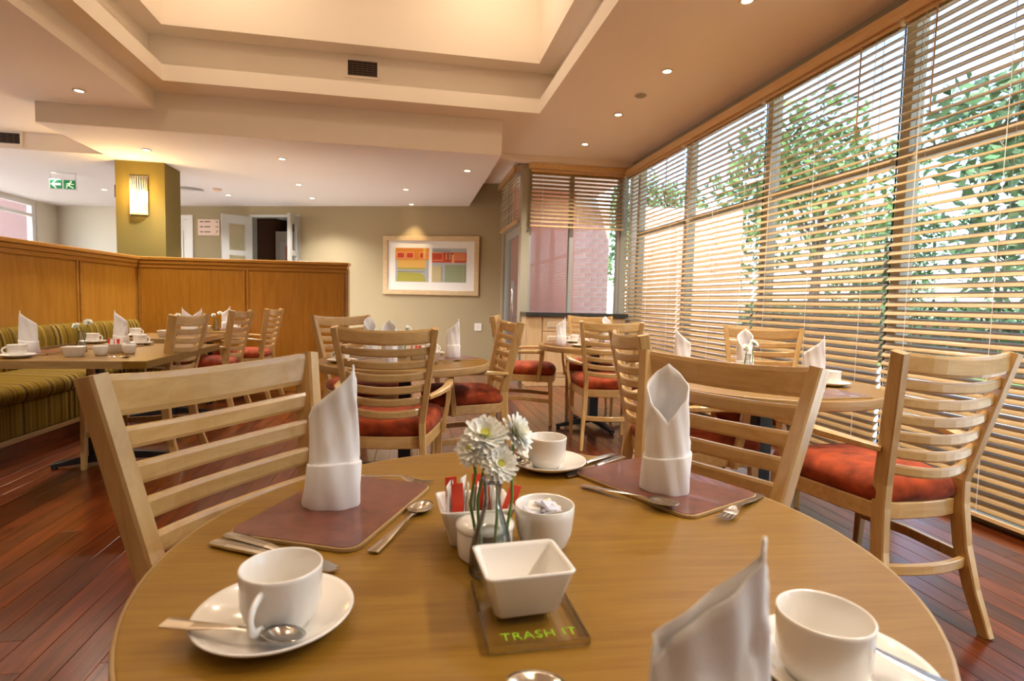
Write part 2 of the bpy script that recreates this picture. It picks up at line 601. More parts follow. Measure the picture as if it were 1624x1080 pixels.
# corridor behind the open double door
mb = MB()
mb.box(.9, 1.0, .15, 2.6, 0, 2.6).box(2.6, 2.7, .15, 2.6, 0, 2.6).box(.9, 2.7, 2.6, 2.7, 0, 2.6).box(.9, 2.7, .15, 2.7, 2.56, 2.62)
struct('wall_corridor', mb, 'brownwall', loc=bwloc, rz=BROT)
cd = MB().box(1.02, 1.5, 1.3, 1.36, 0, 2.3)
cdo = struct('door_3', cd, 'palewall', loc=bwloc, rz=BROT)
obj('door_panel', MB().box(1.12, 1.26, 1.285, 1.299, .2, 2.1), 'white_paint', cdo)
obj('notice_strip', MB().box(1.24, 1.285, 1.27, 1.284, 1.5, 2.02), 'art_coral', cdo)
pc = thing('picture', 'small dark picture on the brown corridor wall beyond the open double door', 'picture', (BA.x, BA.y, 0), BROT)
obj('frame', MB().box(1.83, 2.17, 2.575, 2.599, 1.84, 2.2), 'dark', pc)
obj('print', MB().box(1.86, 2.14, 2.570, 2.576, 1.87, 2.17), 'art_dark', pc)
# walls left, near, and the outer skins
mb = MB().box(LX - .14, LX, NEAR, 4.4, 0, CZ).box(LX - .14, LX, 10.62, 12.2, 0, CZ).box(LX - .14, LX, 4.4, 10.62, 0, .5).box(LX - .14, LX, 4.4, 10.62, 2.52, CZ)
struct('wall_left', mb, 'palewall')
struct('wall_near', MB().box(LX - .14, WX + .3, NEAR - .14, NEAR, 0, CZ), 'palewall')
# pale wall closing the far left
mb = MB().box(-6.2, -2.9, 0, .12, 0, SZ)
# door 2: white door at the far left of the back wall
d2 = struct('door_2', MB().box(-.70, .22, .02, .06, 0, 2.33, .004), 'white_paint', loc=bwloc, rz=BROT)
mb = MB().box(-.78, -.70, -.02, .10, 0, 2.40).box(.22, .30, -.02, .10, 0, 2.40).box(-.70, .22, -.02, .10, 2.33, 2.40)
obj('door_frame', mb, 'white_paint', d2)
for z0, z1 in ((.2, 1.0), (1.15, 2.15)):
    obj('door_panel', MB().box(-.58, .10, .006, .019, z0, z1, .006), 'white_paint', d2)
obj('door_handle', MB().sweep([(.16, -.03, 1.02), (.05, -.03, 1.02)], .018, .018, round_=True), 'steel', d2)

# door 1: double door, both leaves folded into the room
def leaf_door(name, hinge_s, ang, L, sgn):
    p = bw(hinge_s, .0)
    e = struct(name, MB().box(0, .11, -.022, .022, 0, 2.37).box(L - .11, L, -.022, .022, 0, 2.37), 'alu', loc=(p[0], p[1], 0), rz=BROT + ang)
    for z0, z1 in ((0, .2), (.96, 1.06), (1.72, 1.80), (2.23, 2.37)):
        obj('rail', MB().box(.11, L - .11, -.02, .02, z0, z1), 'alu', e)
    for z0, z1 in ((.2, .96), (1.06, 1.72), (1.80, 2.23)):
        obj('pane', MB().box(.11, L - .11, -.004, .004, z0, z1), 'glass', e)
    obj('door_handle', MB().sweep([(L - .05, -.06 * sgn, .9), (L - .05, -.06 * sgn, 1.3)], .022, .022, up=(1, 0, 0), round_=True), 'steel', e)
    return e
leaf_door('door_1', 1.37, radians(-128), .47, 1)
leaf_door('door_1', 2.19, radians(-78), .47, -1)
mb = MB().box(1.33, 1.37, -.01, .15, 0, 2.41).box(2.19, 2.23, -.01, .15, 0, 2.41).box(1.33, 2.23, -.01, .15, 2.37, 2.41)
struct('trim_8', mb, 'alu', loc=bwloc, rz=BROT)

# pillar with sconce
pil = struct('trim_9', MB().box(-3.275, -2.765, 7.06, 7.5, 0, SZ - .001), 'olive_dark')
obj('switch_box', MB().box(-3.305, -3.276, 7.10, 7.17, 2.14, 2.28, .004), 'dark', pil)

# ------------------------------------------------------------------ far-right corner: door wall, far window wall, window wall
mb = MB().box(DX, DX + .12, 8.5, 8.75, 0, CZ).box(DX, DX + .12, 7.26, 8.5, 2.86, CZ)
struct('wall_door', mb, 'alu_olive')
d4 = struct('door_4', MB().box(DX + .03, DX + .08, 7.3, 7.42, 0, 2.09).box(DX + .03, DX + .08, 8.36, 8.48, 0, 2.09).box(DX + .03, DX + .08, 7.42, 8.36, 1.98, 2.09).box(DX + .03, DX + .08, 7.42, 8.36, 0, .16), 'alu')
obj('pane', MB().box(DX + .05, DX + .058, 7.42, 8.36, .16, 1.98), 'glass', d4)
obj('transom', MB().box(DX + .01, DX + .1, 7.26, 8.5, 2.09, 2.15), 'alu', d4)
obj('pane', MB().box(DX + .05, DX + .058, 7.3, 8.48, 2.15, 2.86), 'glass', d4)
dh = obj('door_handle', MB().sweep([(DX - .03, 7.5, .75), (DX - .03, 7.5, 1.35)], .026, .026, up=(1, 0, 0), round_=True), 'steel', d4)
obj('handle_post', MB().box(DX - .03, DX + .03, 7.49, 7.51, .84, .86), 'steel', dh)
obj('handle_post', MB().box(DX - .03, DX + .03, 7.49, 7.51, 1.24, 1.26), 'steel', dh)

mb = MB().box(DX, DX + .10, FY, FY + .16, 0, CZ).box(WX - .07, WX + .02, FY, FY + .16, 0, CZ).box(DX + .10, WX - .07, FY, FY + .16, 0, .90).box(DX + .10, WX - .07, FY, FY + .16, 2.80, CZ)
struct('wall_far', mb, 'alu_olive')
w2 = struct('window_2', MB().box(DX + .10, DX + .135, FY + .03, FY + .11, .90, 2.80).box(2.075, 2.125, FY + .03, FY + .11, .90, 2.80).box(WX - .105, WX - .07, FY + .03, FY + .11, .90, 2.80)
            .box(DX + .135, 2.075, FY + .03, FY + .11, .90, .935).box(2.125, WX - .105, FY + .03, FY + .11, .90, .935).box(DX + .135, 2.075, FY + .03, FY + .11, 2.76, 2.80).box(2.125, WX - .105, FY + .03, FY + .11, 2.76, 2.80), 'alu')
obj('pane', MB().box(DX + .135, 2.075, FY + .066, FY + .072, .935, 2.76), 'glass', w2)
obj('pane', MB().box(2.125, WX - .105, FY + .066, FY + .072, .935, 2.76), 'glass', w2)

# window wall on the right
mb = MB().box(WX, WX + .16, NEAR, FY + .16, 2.80, CZ).box(WX, WX + .16, NEAR, FY + .16, 0, .06).box(WX, WX + .16, NEAR, -1.2, .06, 2.80)
struct('wall_right', mb, 'alu_olive')
w1 = struct('window_1', MB().box(WX + .07, WX + .15, FY - .02, FY + .08, .06, 2.80), 'mullion')
MUL = [-1.17, .25, 1.58, 2.91, 4.21, 5.56, 6.85]
for y in MUL:
    obj('mullion', MB().box(WX + .06, WX + .15, y - .035, y + .035, .06, 2.80, .004), 'mullion', w1)
for a, b_ in zip(MUL[:-1], MUL[1:]):
    obj('gasket', MB().box(WX + .055, WX + .06, a + .035, a + .043, .06, 2.80), 'black', w1)
    obj('transom', MB().box(WX + .07, WX + .14, a + .035, b_ - .035, 1.945, 2.0, .004), 'mullion', w1)
    obj('pane', MB().box(WX + .10, WX + .106, a + .035, b_ - .035, 2.0, 2.80), 'glass', w1)
    obj('pane', MB().box(WX + .10, WX + .106, a + .035, b_ - .035, .06, 1.945), 'glass', w1)
# left window
w3 = struct('window_3', MB().box(LX - .10, LX - .03, 10.53, 10.62, .5, 2.52).box(LX - .10, LX - .03, 4.4, 4.48, .5, 2.52).box(LX - .10, LX - .03, 4.48, 10.53, 2.46, 2.52).box(LX - .10, LX - .03, 4.48, 10.53, .5, .56), 'white_paint')
obj('transom', MB().box(LX - .09, LX - .03, 4.48, 10.53, 2.28, 2.33), 'white_paint', w3)
for k in range(2):
    y0 = 4.48 + k * 3.025
    obj('mullion', MB().box(LX - .10, LX - .03, y0 + 2.96, y0 + 3.02, .56, 2.46), 'white_paint', w3) if k < 1 else None
    obj('pane', MB().box(LX - .07, LX - .064, y0, y0 + 2.96 + .065 * k, 2.33, 2.46), 'glass', w3)
    obj('pane', MB().box(LX - .07, LX - .064, y0, y0 + 2.96 + .065 * k, .56, 2.28), 'glass', w3)

# ------------------------------------------------------------------ venetian blinds
def slat_mesh(L, tilt, wid=.057, axis='y'):
    mb = MB()
    n = 6
    pts = []
    for i in range(n + 1):
        u = (i / n - .5) * wid
        z = .009 * (1 - (2 * i / n - 1) ** 2)
        pts.append((u * cos(tilt) - z * sin(tilt), u * sin(tilt) + z * cos(tilt)))
    th = .004
    sec = pts + [(a, b_ - th) for a, b_ in reversed(pts)]
    m = len(sec)
    vs = [(a, -L / 2, b_) for a, b_ in sec] + [(a, L / 2, b_) for a, b_ in sec]
    if axis == 'x':
        vs = [(y, -a, b_) for a, y, b_ in vs]
    mb.add(vs, [(i, (i + 1) % m, m + (i + 1) % m, m + i) for i in range(m)] + [tuple(range(m - 1, -1, -1)), tuple(range(m, 2 * m))])
    return mesh_of('slat', mb, 'slat')

def blind(label, c, L, z0, z1, tilt, axis, pitch=.050, wand=None, tilt_top=None):
    """c = (x, y) of the middle; hangs from z1 to z0"""
    t = thing('venetian_blind', label, 'blind', (c[0], c[1], z1), 0, 'wooden venetian blinds')
    me = slat_mesh(L, 0, axis=axis)
    z = -.05
    k = 0
    while z1 + z > z0 + .045:
        o = obj('slat', me, None, t, (0, 0, z))
        zz = z1 + z
        # the slats hang flatter at the top of the ladder cords and close towards the floor
        tt = (tilt + radians(-24) * min(1, max(0, zz - 1.1) / 1.2) + radians(13) * max(0, 1.1 - zz)) if axis == 'y' and z0 < 1 else tilt
        o.rotation_euler = (random.uniform(-.0012, .0012), -tt + random.uniform(-.012, .012), 0) if axis == 'y' else (tt + random.uniform(-.02, .02), 0, 0)
        z -= pitch
        k += 1
    def bar(h0, h1, dep):
        if axis == 'y':
            return MB().box(-dep, dep, -L / 2, L / 2, h0, h1, .003)
        return MB().box(-L / 2, L / 2, -dep, dep, h0, h1, .003)
    obj('head_rail', bar(-.035, 0, .022), 'blindrail', t)
    obj('bottom_rail', bar(z0 - z1 + .004, z0 - z1 + .026, .025), 'blindrail', t)
    for f in (-.38, 0, .38) if L > 1.0 else (-.36, .36):
        for d in (-.027, .027):
            if axis == 'y':
                obj('ladder_cord', MB().box(d - .0012, d + .0012, f * L - .0012, f * L + .0012, z0 - z1 + .02, -.03), 'cord', t)
            else:
                obj('ladder_cord', MB().box(f * L - .0012, f * L + .0012, d - .0012, d + .0012, z0 - z1 + .02, -.03), 'cord', t)
    if wand:
        obj('tilt_wand', MB().sweep([(-.04, wand * L, -.04), (-.042, wand * L, -.62)], .009, .009, up=(0, 1, 0), round_=True), 'blindrail', t)
    return t
BX = WX + .005
edges = [-1.2, .25, 1.58, 2.87, 4.17, 5.50, 7.02]
labs = ['wooden blind on the window wall behind the camera', 'wooden blind on the window wall beside the near table', 'nearest wooden blind in view, slats half open with trees behind',
        'nearly closed wooden blind behind the armchair under the window', 'half open wooden blind, third from the far corner', 'wooden blind, second from the far corner', 'wooden blind in the far corner by the black counter']
tl = [18, 18, 33, 42, 34, 37, 37]
for i, (a, b_) in enumerate(zip(edges[:-1], edges[1:])):
    if i < 2:
        continue
    blind(labs[i + (0 if i < 3 else 0)], (BX - .035, (a + b_) / 2), b_ - a - .03, .03, 2.745, radians(tl[i]), 'y', wand=(-.3 if i % 2 else .32))
obj_v = thing('blind_valance', 'long timber valance board along the top of the right-hand window blinds', 'valance', (BX - .03, 0, 2.77))
obj('board', MB().box(-.055, -.035, 0.2, 7.04, -.035, .042, .003), 'blindrail', obj_v)
obj('back_board', MB().box(-.035, .02, 0.2, 7.04, -.022, .042), 'blindrail', obj_v)
blind('shorter wooden blind half way down the far window beside the brick pillar', ((DX + WX) / 2 + .02, FY - .045), WX - DX - .16, 2.03, 2.76, radians(40), 'x')
v2 = thing('blind_valance', 'timber valance over the far window by the black counter', 'valance', ((DX + WX) / 2 + .02, FY - .1, 2.77))
obj('board', MB().box(-(WX - DX - .1) / 2, (WX - DX - .1) / 2, -.012, .012, -.01, .062, .003), 'blindrail', v2)
obj('back_board', MB().box(-(WX - DX - .1) / 2, (WX - DX - .1) / 2, .012, .09, -.004, .062), 'blindrail', v2)
blind('narrow wooden blind above the glazed side door', (DX - .04, 7.86), 1.26, 2.10, 2.80, radians(35), 'y')
v3 = thing('blind_valance', 'timber valance above the glazed side door', 'valance', (DX - .04, 7.86, 2.80))
obj('board', MB().box(-.062, -.042, -.65, .65, -.045, .03, .003), 'blindrail', v3)
obj('back_board', MB().box(-.042, .035, -.65, .65, .001, .03), 'blindrail', v3)

# ------------------------------------------------------------------ ceiling fittings
ring_m = mesh_of('trim_ring', MB().lathe([(.030, 0), (.046, -.001), (.048, -.006), (.040, -.010), (.031, -.008), (.030, 0)], 24), 'white_paint')
lens_m = mesh_of('lens', MB().lathe([(.0005, -.003), (.016, -.004), (.031, -.005)], 20, close_bot=False), 'lamp')
spots = {}
def spot_data(e, col=(1, .89, .76)):
    if e not in spots:
        l = bpy.data.lights.new('downlight_beam', 'SPOT')
        l.energy = e * LAMP
        l.color = col
        l.spot_size = radians(125)
        l.spot_blend = .7
        l.shadow_soft_size = .05
        spots[e] = l
    return spots[e]
def downlight(x, y, z, label, e, group=None, col=(1, .89, .76)):
    t = thing('downlight', label, 'downlight', (x, y, z - .0005), 0, group)
    obj('trim_ring', ring_m, None, t)
    obj('lens', lens_m, None, t)
    if e:
        o = bpy.data.objects.new('beam', spot_data(e, col))
        C.objects.link(o)
        o.parent = t
        o.location = (0, 0, -.02)
G1 = 'recessed downlights'
for i, y in enumerate((6.28, 5.24, 4.20, 3.15, 2.1, 1.05, 0.0, -1.05)):
    downlight(1.98, y, CZ, ['recessed downlight nearest the far corner in the cream ceiling by the blinds', 'second recessed downlight from the far corner beside the blinds',
              'third recessed downlight from the far corner, just this side of the ceiling sensor', 'fourth recessed downlight from the far corner at the top edge of the photo'][min(i, 3)] if i < 4 else 'recessed downlight beside the blinds outside the view', 74, G1)
downlight(-2.72, 5.32, 2.73, 'recessed downlight in the lower left ceiling beside the beam', 56, G1)
for y in (3.4, 1.5, -.4):
    downlight(-2.72, y, 2.73, 'recessed downlight above the bench outside the view', 60, G1)
back = [(-2.705, 6.475, 'recessed downlight just above the olive pillar with the wall lamp'), (-1.37, 6.47, 'recessed downlight in the front row of the dropped ceiling, above the low partition'),
        (.64, 6.45, 'recessed downlight in the dropped ceiling closest to its right edge'), (-1.46, 7.86, 'recessed downlight in the middle row of the dropped ceiling, left of the framed print'),
        (-.06, 7.77, 'recessed downlight in the middle row of the dropped ceiling, above the framed print'), (-2.66, 8.99, 'recessed downlight above the pink notice board'), (-1.45, 8.86, 'recessed downlight above the open double door'),
        (-4.40, 8.01, 'recessed downlight just behind the green exit sign'), (-4.36, 9.09, 'recessed downlight in the white ceiling left of the olive pillar, farthest back')]
for x, y, l in back:
    downlight(x, y, SZ, l, 80 if x > -3 else 22, G1, (1, .96, .93))
downlight(.02, 8.92, SZ, 'small recessed downlight close to the wall, lighting the framed print', 0, G1)
sp = bpy.data.lights.new('picture_beam', 'SPOT')
sp.energy = 14 * LAMP
sp.color = (1, .74, .42)
sp.spot_size = radians(62)
sp.spot_blend = .8
spo = bpy.data.objects.new('picture_beam', sp)
C.objects.link(spo)
spo.location = (.02, 8.86, SZ - .03)
spo.rotation_euler = (radians(14), 0, 0)
# large recessed lamps in the top of the coffer
for i, (x, y) in enumerate(((-1.5, 4.6), (.6, 4.6), (-1.5, 2.4), (.6, 2.4), (-1.5, .2), (.6, .2))):
    t = thing('downlight', 'large round downlight high in the coffered ceiling recess, out of view', 'downlight', (x, y, 4.3995), 0, 'lamps in the ceiling recess')
    obj('trim_ring', MB().lathe([(.10, 0), (.125, 0), (.125, -.008), (.10, -.008), (.10, 0)], 24), 'white_paint', t)
    obj('lens', MB().lathe([(.0005, -.002), (.10, -.003)], 24), 'lamp', t)
    l = bpy.data.lights.new('recess_beam', 'AREA')
    l.shape = 'DISK'
    l.size = .2
    l.energy = 5.5 * LAMP
    l.color = (1, .80, .56)
    o = bpy.data.objects.new('beam', l)
    C.objects.link(o)
    o.parent = t
    o.location = (0, 0, -.012)
t = thing('smoke_detector', 'small round grey sensor in the cream ceiling between the downlights', 'smoke detector', (1.985, 4.72, CZ))
obj('body', MB().lathe([(.05, -.001), (.05, -.012), (.03, -.022), (.0005, -.024)], 24), 'alu_olive', t)
obj('base_ring', MB().lathe([(.056, -.0005), (.056, -.006), (.05, -.008)], 24), 'ceil', t)
t = thing('smoke_detector', 'small orange-tinted smoke detector in the white dropped ceiling', 'smoke detector', (-2.66, 8.50, SZ))
obj('body', MB().lathe([(.055, -.002), (.055, -.03), (.035, -.05), (.0005, -.052)], 24), 'pinksign', t)
obj('base_ring', MB().lathe([(.065, -.0005), (.065, -.008), (.055, -.010)], 24), 'white_paint', t)
t = thing('ceiling_diffuser', 'round white air diffuser in the dropped ceiling beside the olive pillar', 'air diffuser', (-3.1, 8.7, SZ))
for r in (.06, .11, .16):
    obj('ring', MB().lathe([(r, -.002), (r + .03, -.018), (r + .036, -.018), (r + .006, -.002)], 28), 'white_paint', t)

def vent(label, loc, w_, h_, n):
    t = thing('air_vent', label, 'air vent', loc)
    obj('back_plate', MB().box(-w_ / 2, w_ / 2, -.004, -.001, -h_ / 2, h_ / 2), 'dark', t)
    fr = .022
    obj('frame', MB().box(-w_ / 2 - fr, w_ / 2 + fr, -.014, -.001, h_ / 2, h_ / 2 + fr).box(-w_ / 2 - fr, w_ / 2 + fr, -.014, -.001, -h_ / 2 - fr, -h_ / 2).box(-w_ / 2 - fr, -w_ / 2, -.014, -.001, -h_ / 2, h_ / 2).box(w_ / 2, w_ / 2 + fr, -.014, -.001, -h_ / 2, h_ / 2), 'ceil', t)
    for i in range(n):
        z = -h_ / 2 + (i + .5) * h_ / n
        obj('blade', MB().box(-w_ / 2, w_ / 2, -.011, -.006, z - .003, z + .003), 'ink', t)
    for i in range(1, 6):
        obj('crossbar', MB().box(-w_ / 2 + i * w_ / 6 - .0015, -w_ / 2 + i * w_ / 6 + .0015, -.013, -.011, -h_ / 2, h_ / 2), 'ink', t)
vent('square black air vent in the coffer wall above the dining room', (-.453, OY1, 3.212), .27, .14, 7)
vent('air vent with black blades in the left bulkhead above the low partition', (-4.23, 6.838, 2.655), .34, .11, 5)

# hanging exit sign
t = thing('exit_sign', 'green hanging exit sign with a white arrow and a running figure', 'sign', (-4.30, 8.0, 2.34))
obj('panel', MB().box(-.15, .15, -.006, .006, -.002, .125), 'acrylic_white', t)
for x0 in (-.14, .01):
    obj('green_field', MB().box(x0, x0 + .13, -.0085, -.006, .008, .115), 'exit_green', t)
def flat(name, pts, y, th, mat, parent):
    n = len(pts)
    mb = MB().add([(x, y, z) for x, z in pts] + [(x, y - th, z) for x, z in pts], [tuple(range(n)), tuple(range(2 * n - 1, n - 1, -1))] + [(i, n + i, n + (i + 1) % n, (i + 1) % n) for i in range(n)])
    return obj(name, mb, mat, parent)
flat('arrow', [(-.132, .061), (-.085, .108), (-.066, .108), (-.1, .074), (-.022, .074), (-.022, .048), (-.1, .048), (-.066, .014), (-.085, .014)], -.0085, .001, 'exit_pale', t)
run = MB()
for path, wd in (([(.085, 0, .082), (.066, 0, .052)], .02), ([(.08, 0, .078), (.052, 0, .075), (.04, 0, .06)], .009), ([(.085, 0, .08), (.105, 0, .062), (.125, 0, .07)], .009), ([(.066, 0, .055), (.045, 0, .045), (.04, 0, .018)], .011), ([(.068, 0, .052), (.088, 0, .036), (.12, 0, .022)], .011)):
    run.sweep([(x, -.009, z) for x, _, z in path], .0015, wd, up=(0, 0, 1) if abs(path[0][0] - path[-1][0]) > .022 else (1, 0, 0))
run.lathe([(.0005, -.001), (.011, -.001), (.011, .001), (.0005, .001)], 14)
k = len(run.v) - 14 * 4
for i in range(k, len(run.v)):
    x, y, z = run.v[i]
    run.v[i] = (.092 + x, -.0093 + z * .5, .098 + y)
obj('running_figure', run, 'exit_pale', t)
for x in (-.14, .14):
    obj('hanger', MB().box(x - .003, x + .003, -.003, .003, .125, SZ - 2.34), 'steel', t)
obj('top_bar', MB().box(-.15, .15, -.012, .012, .196, .208), 'acrylic_white', t)

# wall lamp on the pillar
t = thing('wall_sconce', 'glowing half-round glass wall lamp with metal bands on the olive pillar', 'wall lamp', (-3.03, 7.06, 1.955))
obj('back_plate', MB().box(-.095, .095, -.014, -.001, -.01, .43, .004), 'steel', t)
hs = []
for k in range(13):
    a = pi + pi * k / 12
    hs.append((.088 * cos(a), -.014 + .085 * sin(a)))
def halfshell(z0, z1, g, mat, name):
    pts = [(x * (1 + g), -.014 + (y + .014) * (1 + g)) for x, y in hs]
    mb = MB().add([(x, y, z0) for x, y in pts] + [(x, y, z1) for x, y in pts], [(i, i + 1, 14 + i - 1 + 0, 13 + i) for i in range(12)], True)
    return obj(name, mb, mat, t)
halfshell(0, .42, 0, 'tube', 'shade')
for z in (.006, .03, .054, .385, .408):
    halfshell(z, z + .007, .05, 'steel', 'band')
l = bpy.data.lights.new('sconce_glow', 'POINT')
l.energy = 9 * LAMP
l.color = (1, .66, .26)
l.shadow_soft_size = .06
o = bpy.data.objects.new('glow', l)
C.objects.link(o)
o.parent = t
o.location = (0, -.16, .22)

# notice board with three lines and arrows
p = bw(.602, .012)
t = thing('direction_sign', 'pale pink direction board with three printed lines and arrows on the olive wall', 'sign', (p[0], p[1], 2.06), BROT)
obj('board', MB().box(-.2, .2, -.012, .010, 0, .27, .003), 'pinksign', t)
for k in range(3):
    z = .05 + k * .085
    obj('print_line', MB().box(-.16, -.10, -.0135, -.012, z, z + .018).box(-.08, .03, -.0135, -.012, z, z + .018), 'ink', t)
for k, a in ((2, radians(-45)), (1, 0), (0, radians(45))):
    z = .06 + k * .085
    ob = obj('arrow', MB().box(-.028, .02, -.0135, -.012, -.004, .004).add([(.03, -.0135, 0), (.01, -.0135, .016), (.01, -.0135, -.016), (.03, -.012, 0), (.01, -.012, .016), (.01, -.012, -.016)], [(0, 1, 2), (5, 4, 3), (0, 3, 4, 1), (1, 4, 5, 2), (2, 5, 3, 0)]), 'ink', t, (.15, 0, z))
    ob.rotation_euler = (0, -a, 0)

# framed abstract print
p = bw(4.46, .001)
t = thing('framed_print', 'wide wooden-framed pair of abstract prints on the olive back wall', 'picture', (p[0], p[1], 1.14), BROT)
W2, HH = .79, .935
fw = .075
obj('frame', MB().box(-W2, W2, -.035, 0, 0, fw, .004).box(-W2, W2, -.035, 0, HH - fw, HH, .004).box(-W2, -W2 + fw, -.035, 0, fw, HH - fw, .004).box(W2 - fw, W2, -.035, 0, fw, HH - fw, .004), 'frame_wood', t)
obj('mount', MB().box(-W2 + fw, W2 - fw, -.014, -.006, fw, HH - fw), 'mount', t)
def P2(x0, x1, z0, z1, mat, d, parent, nm='shape'):
    obj(nm, MB().box(x0, x1, -.0150 - d, -.0142, z0, z1), mat, parent)
A = obj('print', MB().box(-.585, -.03, -.0148, -.014, .205, .745), 'art_grey', t)
B = obj('print', MB().box(.02, .585, -.0148, -.014, .205, .745), 'art_grey', t)
P2(-.585, -.03, .555, .745, 'art_orange', .0006, A)
P2(-.55, -.08, .42, .56, 'art_gold', .0006, A)
P2(-.545, -.09, .405, .43, 'art_lime', .0009, A)
for x0, x1 in ((-.565, -.43), (-.41, -.28), (-.19, -.05)):
    P2(x0, x1, .575, .68, 'art_peach', .0012, A)
    P2(x0 + .012, x1 - .012, .588, .668, 'art_red', .0018, A)
P2(-.125, -.075, .58, .745, 'art_gold', .0024, A)
flat('shape', [(-.57, .207), (-.08, .207), (-.10, .30), (-.15, .345), (-.54, .365)], -.0150, .0008, 'art_lime', A)
P2(-.555, -.09, .365, .371, 'art_dark', .0012, A)
P2(.02, .585, .52, .68, 'art_red', .0006, B)
P2(.03, .20, .55, .675, 'art_peach', .0012, B)
P2(.02, .19, .56, .665, 'art_red', .0018, B)
P2(.24, .33, .565, .665, 'art_coral', .0012, B)
P2(.275, .295, .56, .67, 'art_dark', .0018, B)
P2(.37, .57, .55, .675, 'art_coral', .0012, B)
P2(.345, .385, .50, .645, 'art_peach', .0018, B)
P2(.02, .18, .207, .465, 'art_sand', .0006, B)
P2(.18, .186, .207, .46, 'art_dark', .0012, B)
P2(.235, .585, .207, .485, 'art_sage', .0006, B)
P2(.53, .535, .207, .52, 'art_sand', .0012, B)
P2(.05, .32, .70, .706, 'art_dark', .0012, B)

p = bw(5.25, .001)
t = thing('wall_socket', 'square white socket on the olive back wall below the framed print', 'socket', (p[0], p[1], .645), BROT)
obj('plate', MB().box(-.06, .06, -.010, 0, -.06, .06, .003), 'socket', t)
obj('rocker', MB().lathe([(.0005, 0), (.026, 0)], 18).xf(Matrix.Rotation(radians(90), 4, 'X')).xf(Matrix.Translation((0, -.0105, 0))), 'china_flat', t)

# ------------------------------------------------------------------ counter by the far window
t = thing('counter_cabinet', 'blond wood counter cabinet with a black granite top under the far window', 'cabinet', (0, 0, 0))
obj('carcass', MB().box(1.445, 2.76, 6.78, 7.08, .10, .885), 'birch', t)
obj('plinth', MB().box(1.46, 2.75, 6.80, 7.06, 0, .10), 'birch', t)
obj('worktop', MB().box(1.425, 2.775, 6.73, 7.09, .885, .935, .004), 'granite', t)
obj('side_panel', MB().box(1.45, 1.64, 6.762, 6.779, .11, .88, .003), 'birch', t)
obj('skirting', MB().box(1.45, 2.75, 6.752, 6.779, .0, .105, .004), 'birch', t)
for i, x0 in enumerate((1.655, 2.22)):
    x1 = x0 + .53
    for z0, z1 in ((.70, .87), (.525, .69)):
        d = obj('drawer', MB().box(x0, x1, 6.757, 6.779, z0, z1, .003), 'birch', t)
        obj('inset_panel', MB().box(x0 + .06, x0 + .36, 6.751, 6.757, z0 + .05, z1 - .05, .004), 'mount', d)
        obj('inset_field', MB().box(x0 + .072, x0 + .348, 6.749, 6.752, z0 + .062, z1 - .062), 'birch', d)
    d = obj('door', MB().box(x0, x1, 6.757, 6.779, .115, .515, .003), 'birch', t)
    obj('door_field', MB().box(x0 + .06, x1 - .06, 6.752, 6.757, .17, .46, .003), 'birch', d)

# ------------------------------------------------------------------ low partition and bench
PC = (-2.87, 6.60)          # inner corner
PH = 1.45
def partition(label, origin, rz, length, panels, flip):
    """local: x along the wall from the corner, room side = -y * flip"""
    t = thing('low_partition', label, 'partition', (origin[0], origin[1], 0), rz)
    s = -1 if flip else 1
    def bx(x0, x1, d0, d1, z0, z1, b=.003):
        y0, y1 = sorted((-d0 * s, -d1 * s))
        return MB().box(x0, x1, y0, y1, z0, z1, b)
    obj('core', bx(0, length, -.08, 0, 0, PH - .05, 0), 'panel', t)
    obj('cap', bx(-.03, length + .04, -.12, .045, PH - .035, PH, .006), 'cap', t)
    obj('cap_mould', bx(-.0, length + .025, -.10, .03, PH - .075, PH - .036, .006), 'cap', t)
    obj('frieze', bx(0, length + .012, -.09, .016, PH - .115, PH - .076, .003), 'cap', t)
    obj('base_rail', bx(0, length, 0, .012, .0, .12), 'cap', t)
    for i, (x0, x1) in enumerate(panels):
        obj('panel', bx(x0 + .012, x1 - .012, 0, .004, .13, PH - .125, .0015), 'panel', t)
    for x0, x1 in panels:
        for e in (x0, x1):
            obj('stile', bx(max(0, e - .011), e + .011, .0, .014, .12, PH - .115, .004), 'cap', t)
    obj('end_post', bx(length, length + .035, -.085, .012, 0, PH - .076, .003), 'edge', t)
    return t
azR = atan2(6.46 - PC[1], -.70 - PC[0])
partition('low honey oak partition running across the room in front of the olive wall', PC, azR, 2.17, [(.02, 1.09), (1.13, 2.14)], False)
azL = atan2(-1.75, -.115)
partition('low honey oak partition behind the green striped bench', (PC[0] - .001, PC[1] - .002), azL, 4.6, [(.03, .94), (.985, 1.95), (1.99, 2.95), (2.99, 4.5)], True)

t = thing('bench', 'long green striped upholstered bench along the low partition', 'bench', (-2.655, 4.1, 0), radians(-2.2))
bl = 2.3
obj('plinth', MB().box(-.30, .235, -bl, bl, 0, .105), 'floor', t)
obj('trim_strip', MB().box(-.30, .265, -bl, bl, .105, .135, .003), 'edge', t)
obj('skirt', MB().box(-.30, .255, -bl, bl, .135, .345, .01), 'stripe', t)
prof = []
for k in range(13):
    a = -pi / 2 + pi * k / 12
    prof.append((.225 + .055 * cos(a), .40 + .06 * sin(a)))
prof = [(-.30, .34)] + prof + [(-.16, .475), (-.30, .465)]
n = len(prof)
mb = MB().add([(x, -bl, z) for x, z in prof] + [(x, bl, z) for x, z in prof], [(i, (i + 1) % n, n + (i + 1) % n, n + i) for i in range(n)], True)
mb.add([(x, -bl, z) for x, z in prof] + [(x, bl, z) for x, z in prof], [tuple(range(n - 1, -1, -1)), tuple(range(n, 2 * n))])
obj('seat_cushion', mb, 'stripe', t)
prof = [(-.30, .44), (-.20, .44), (-.19, .50), (-.195, .68), (-.21, .74), (-.23, .775), (-.26, .785), (-.30, .775)]
n = len(prof)
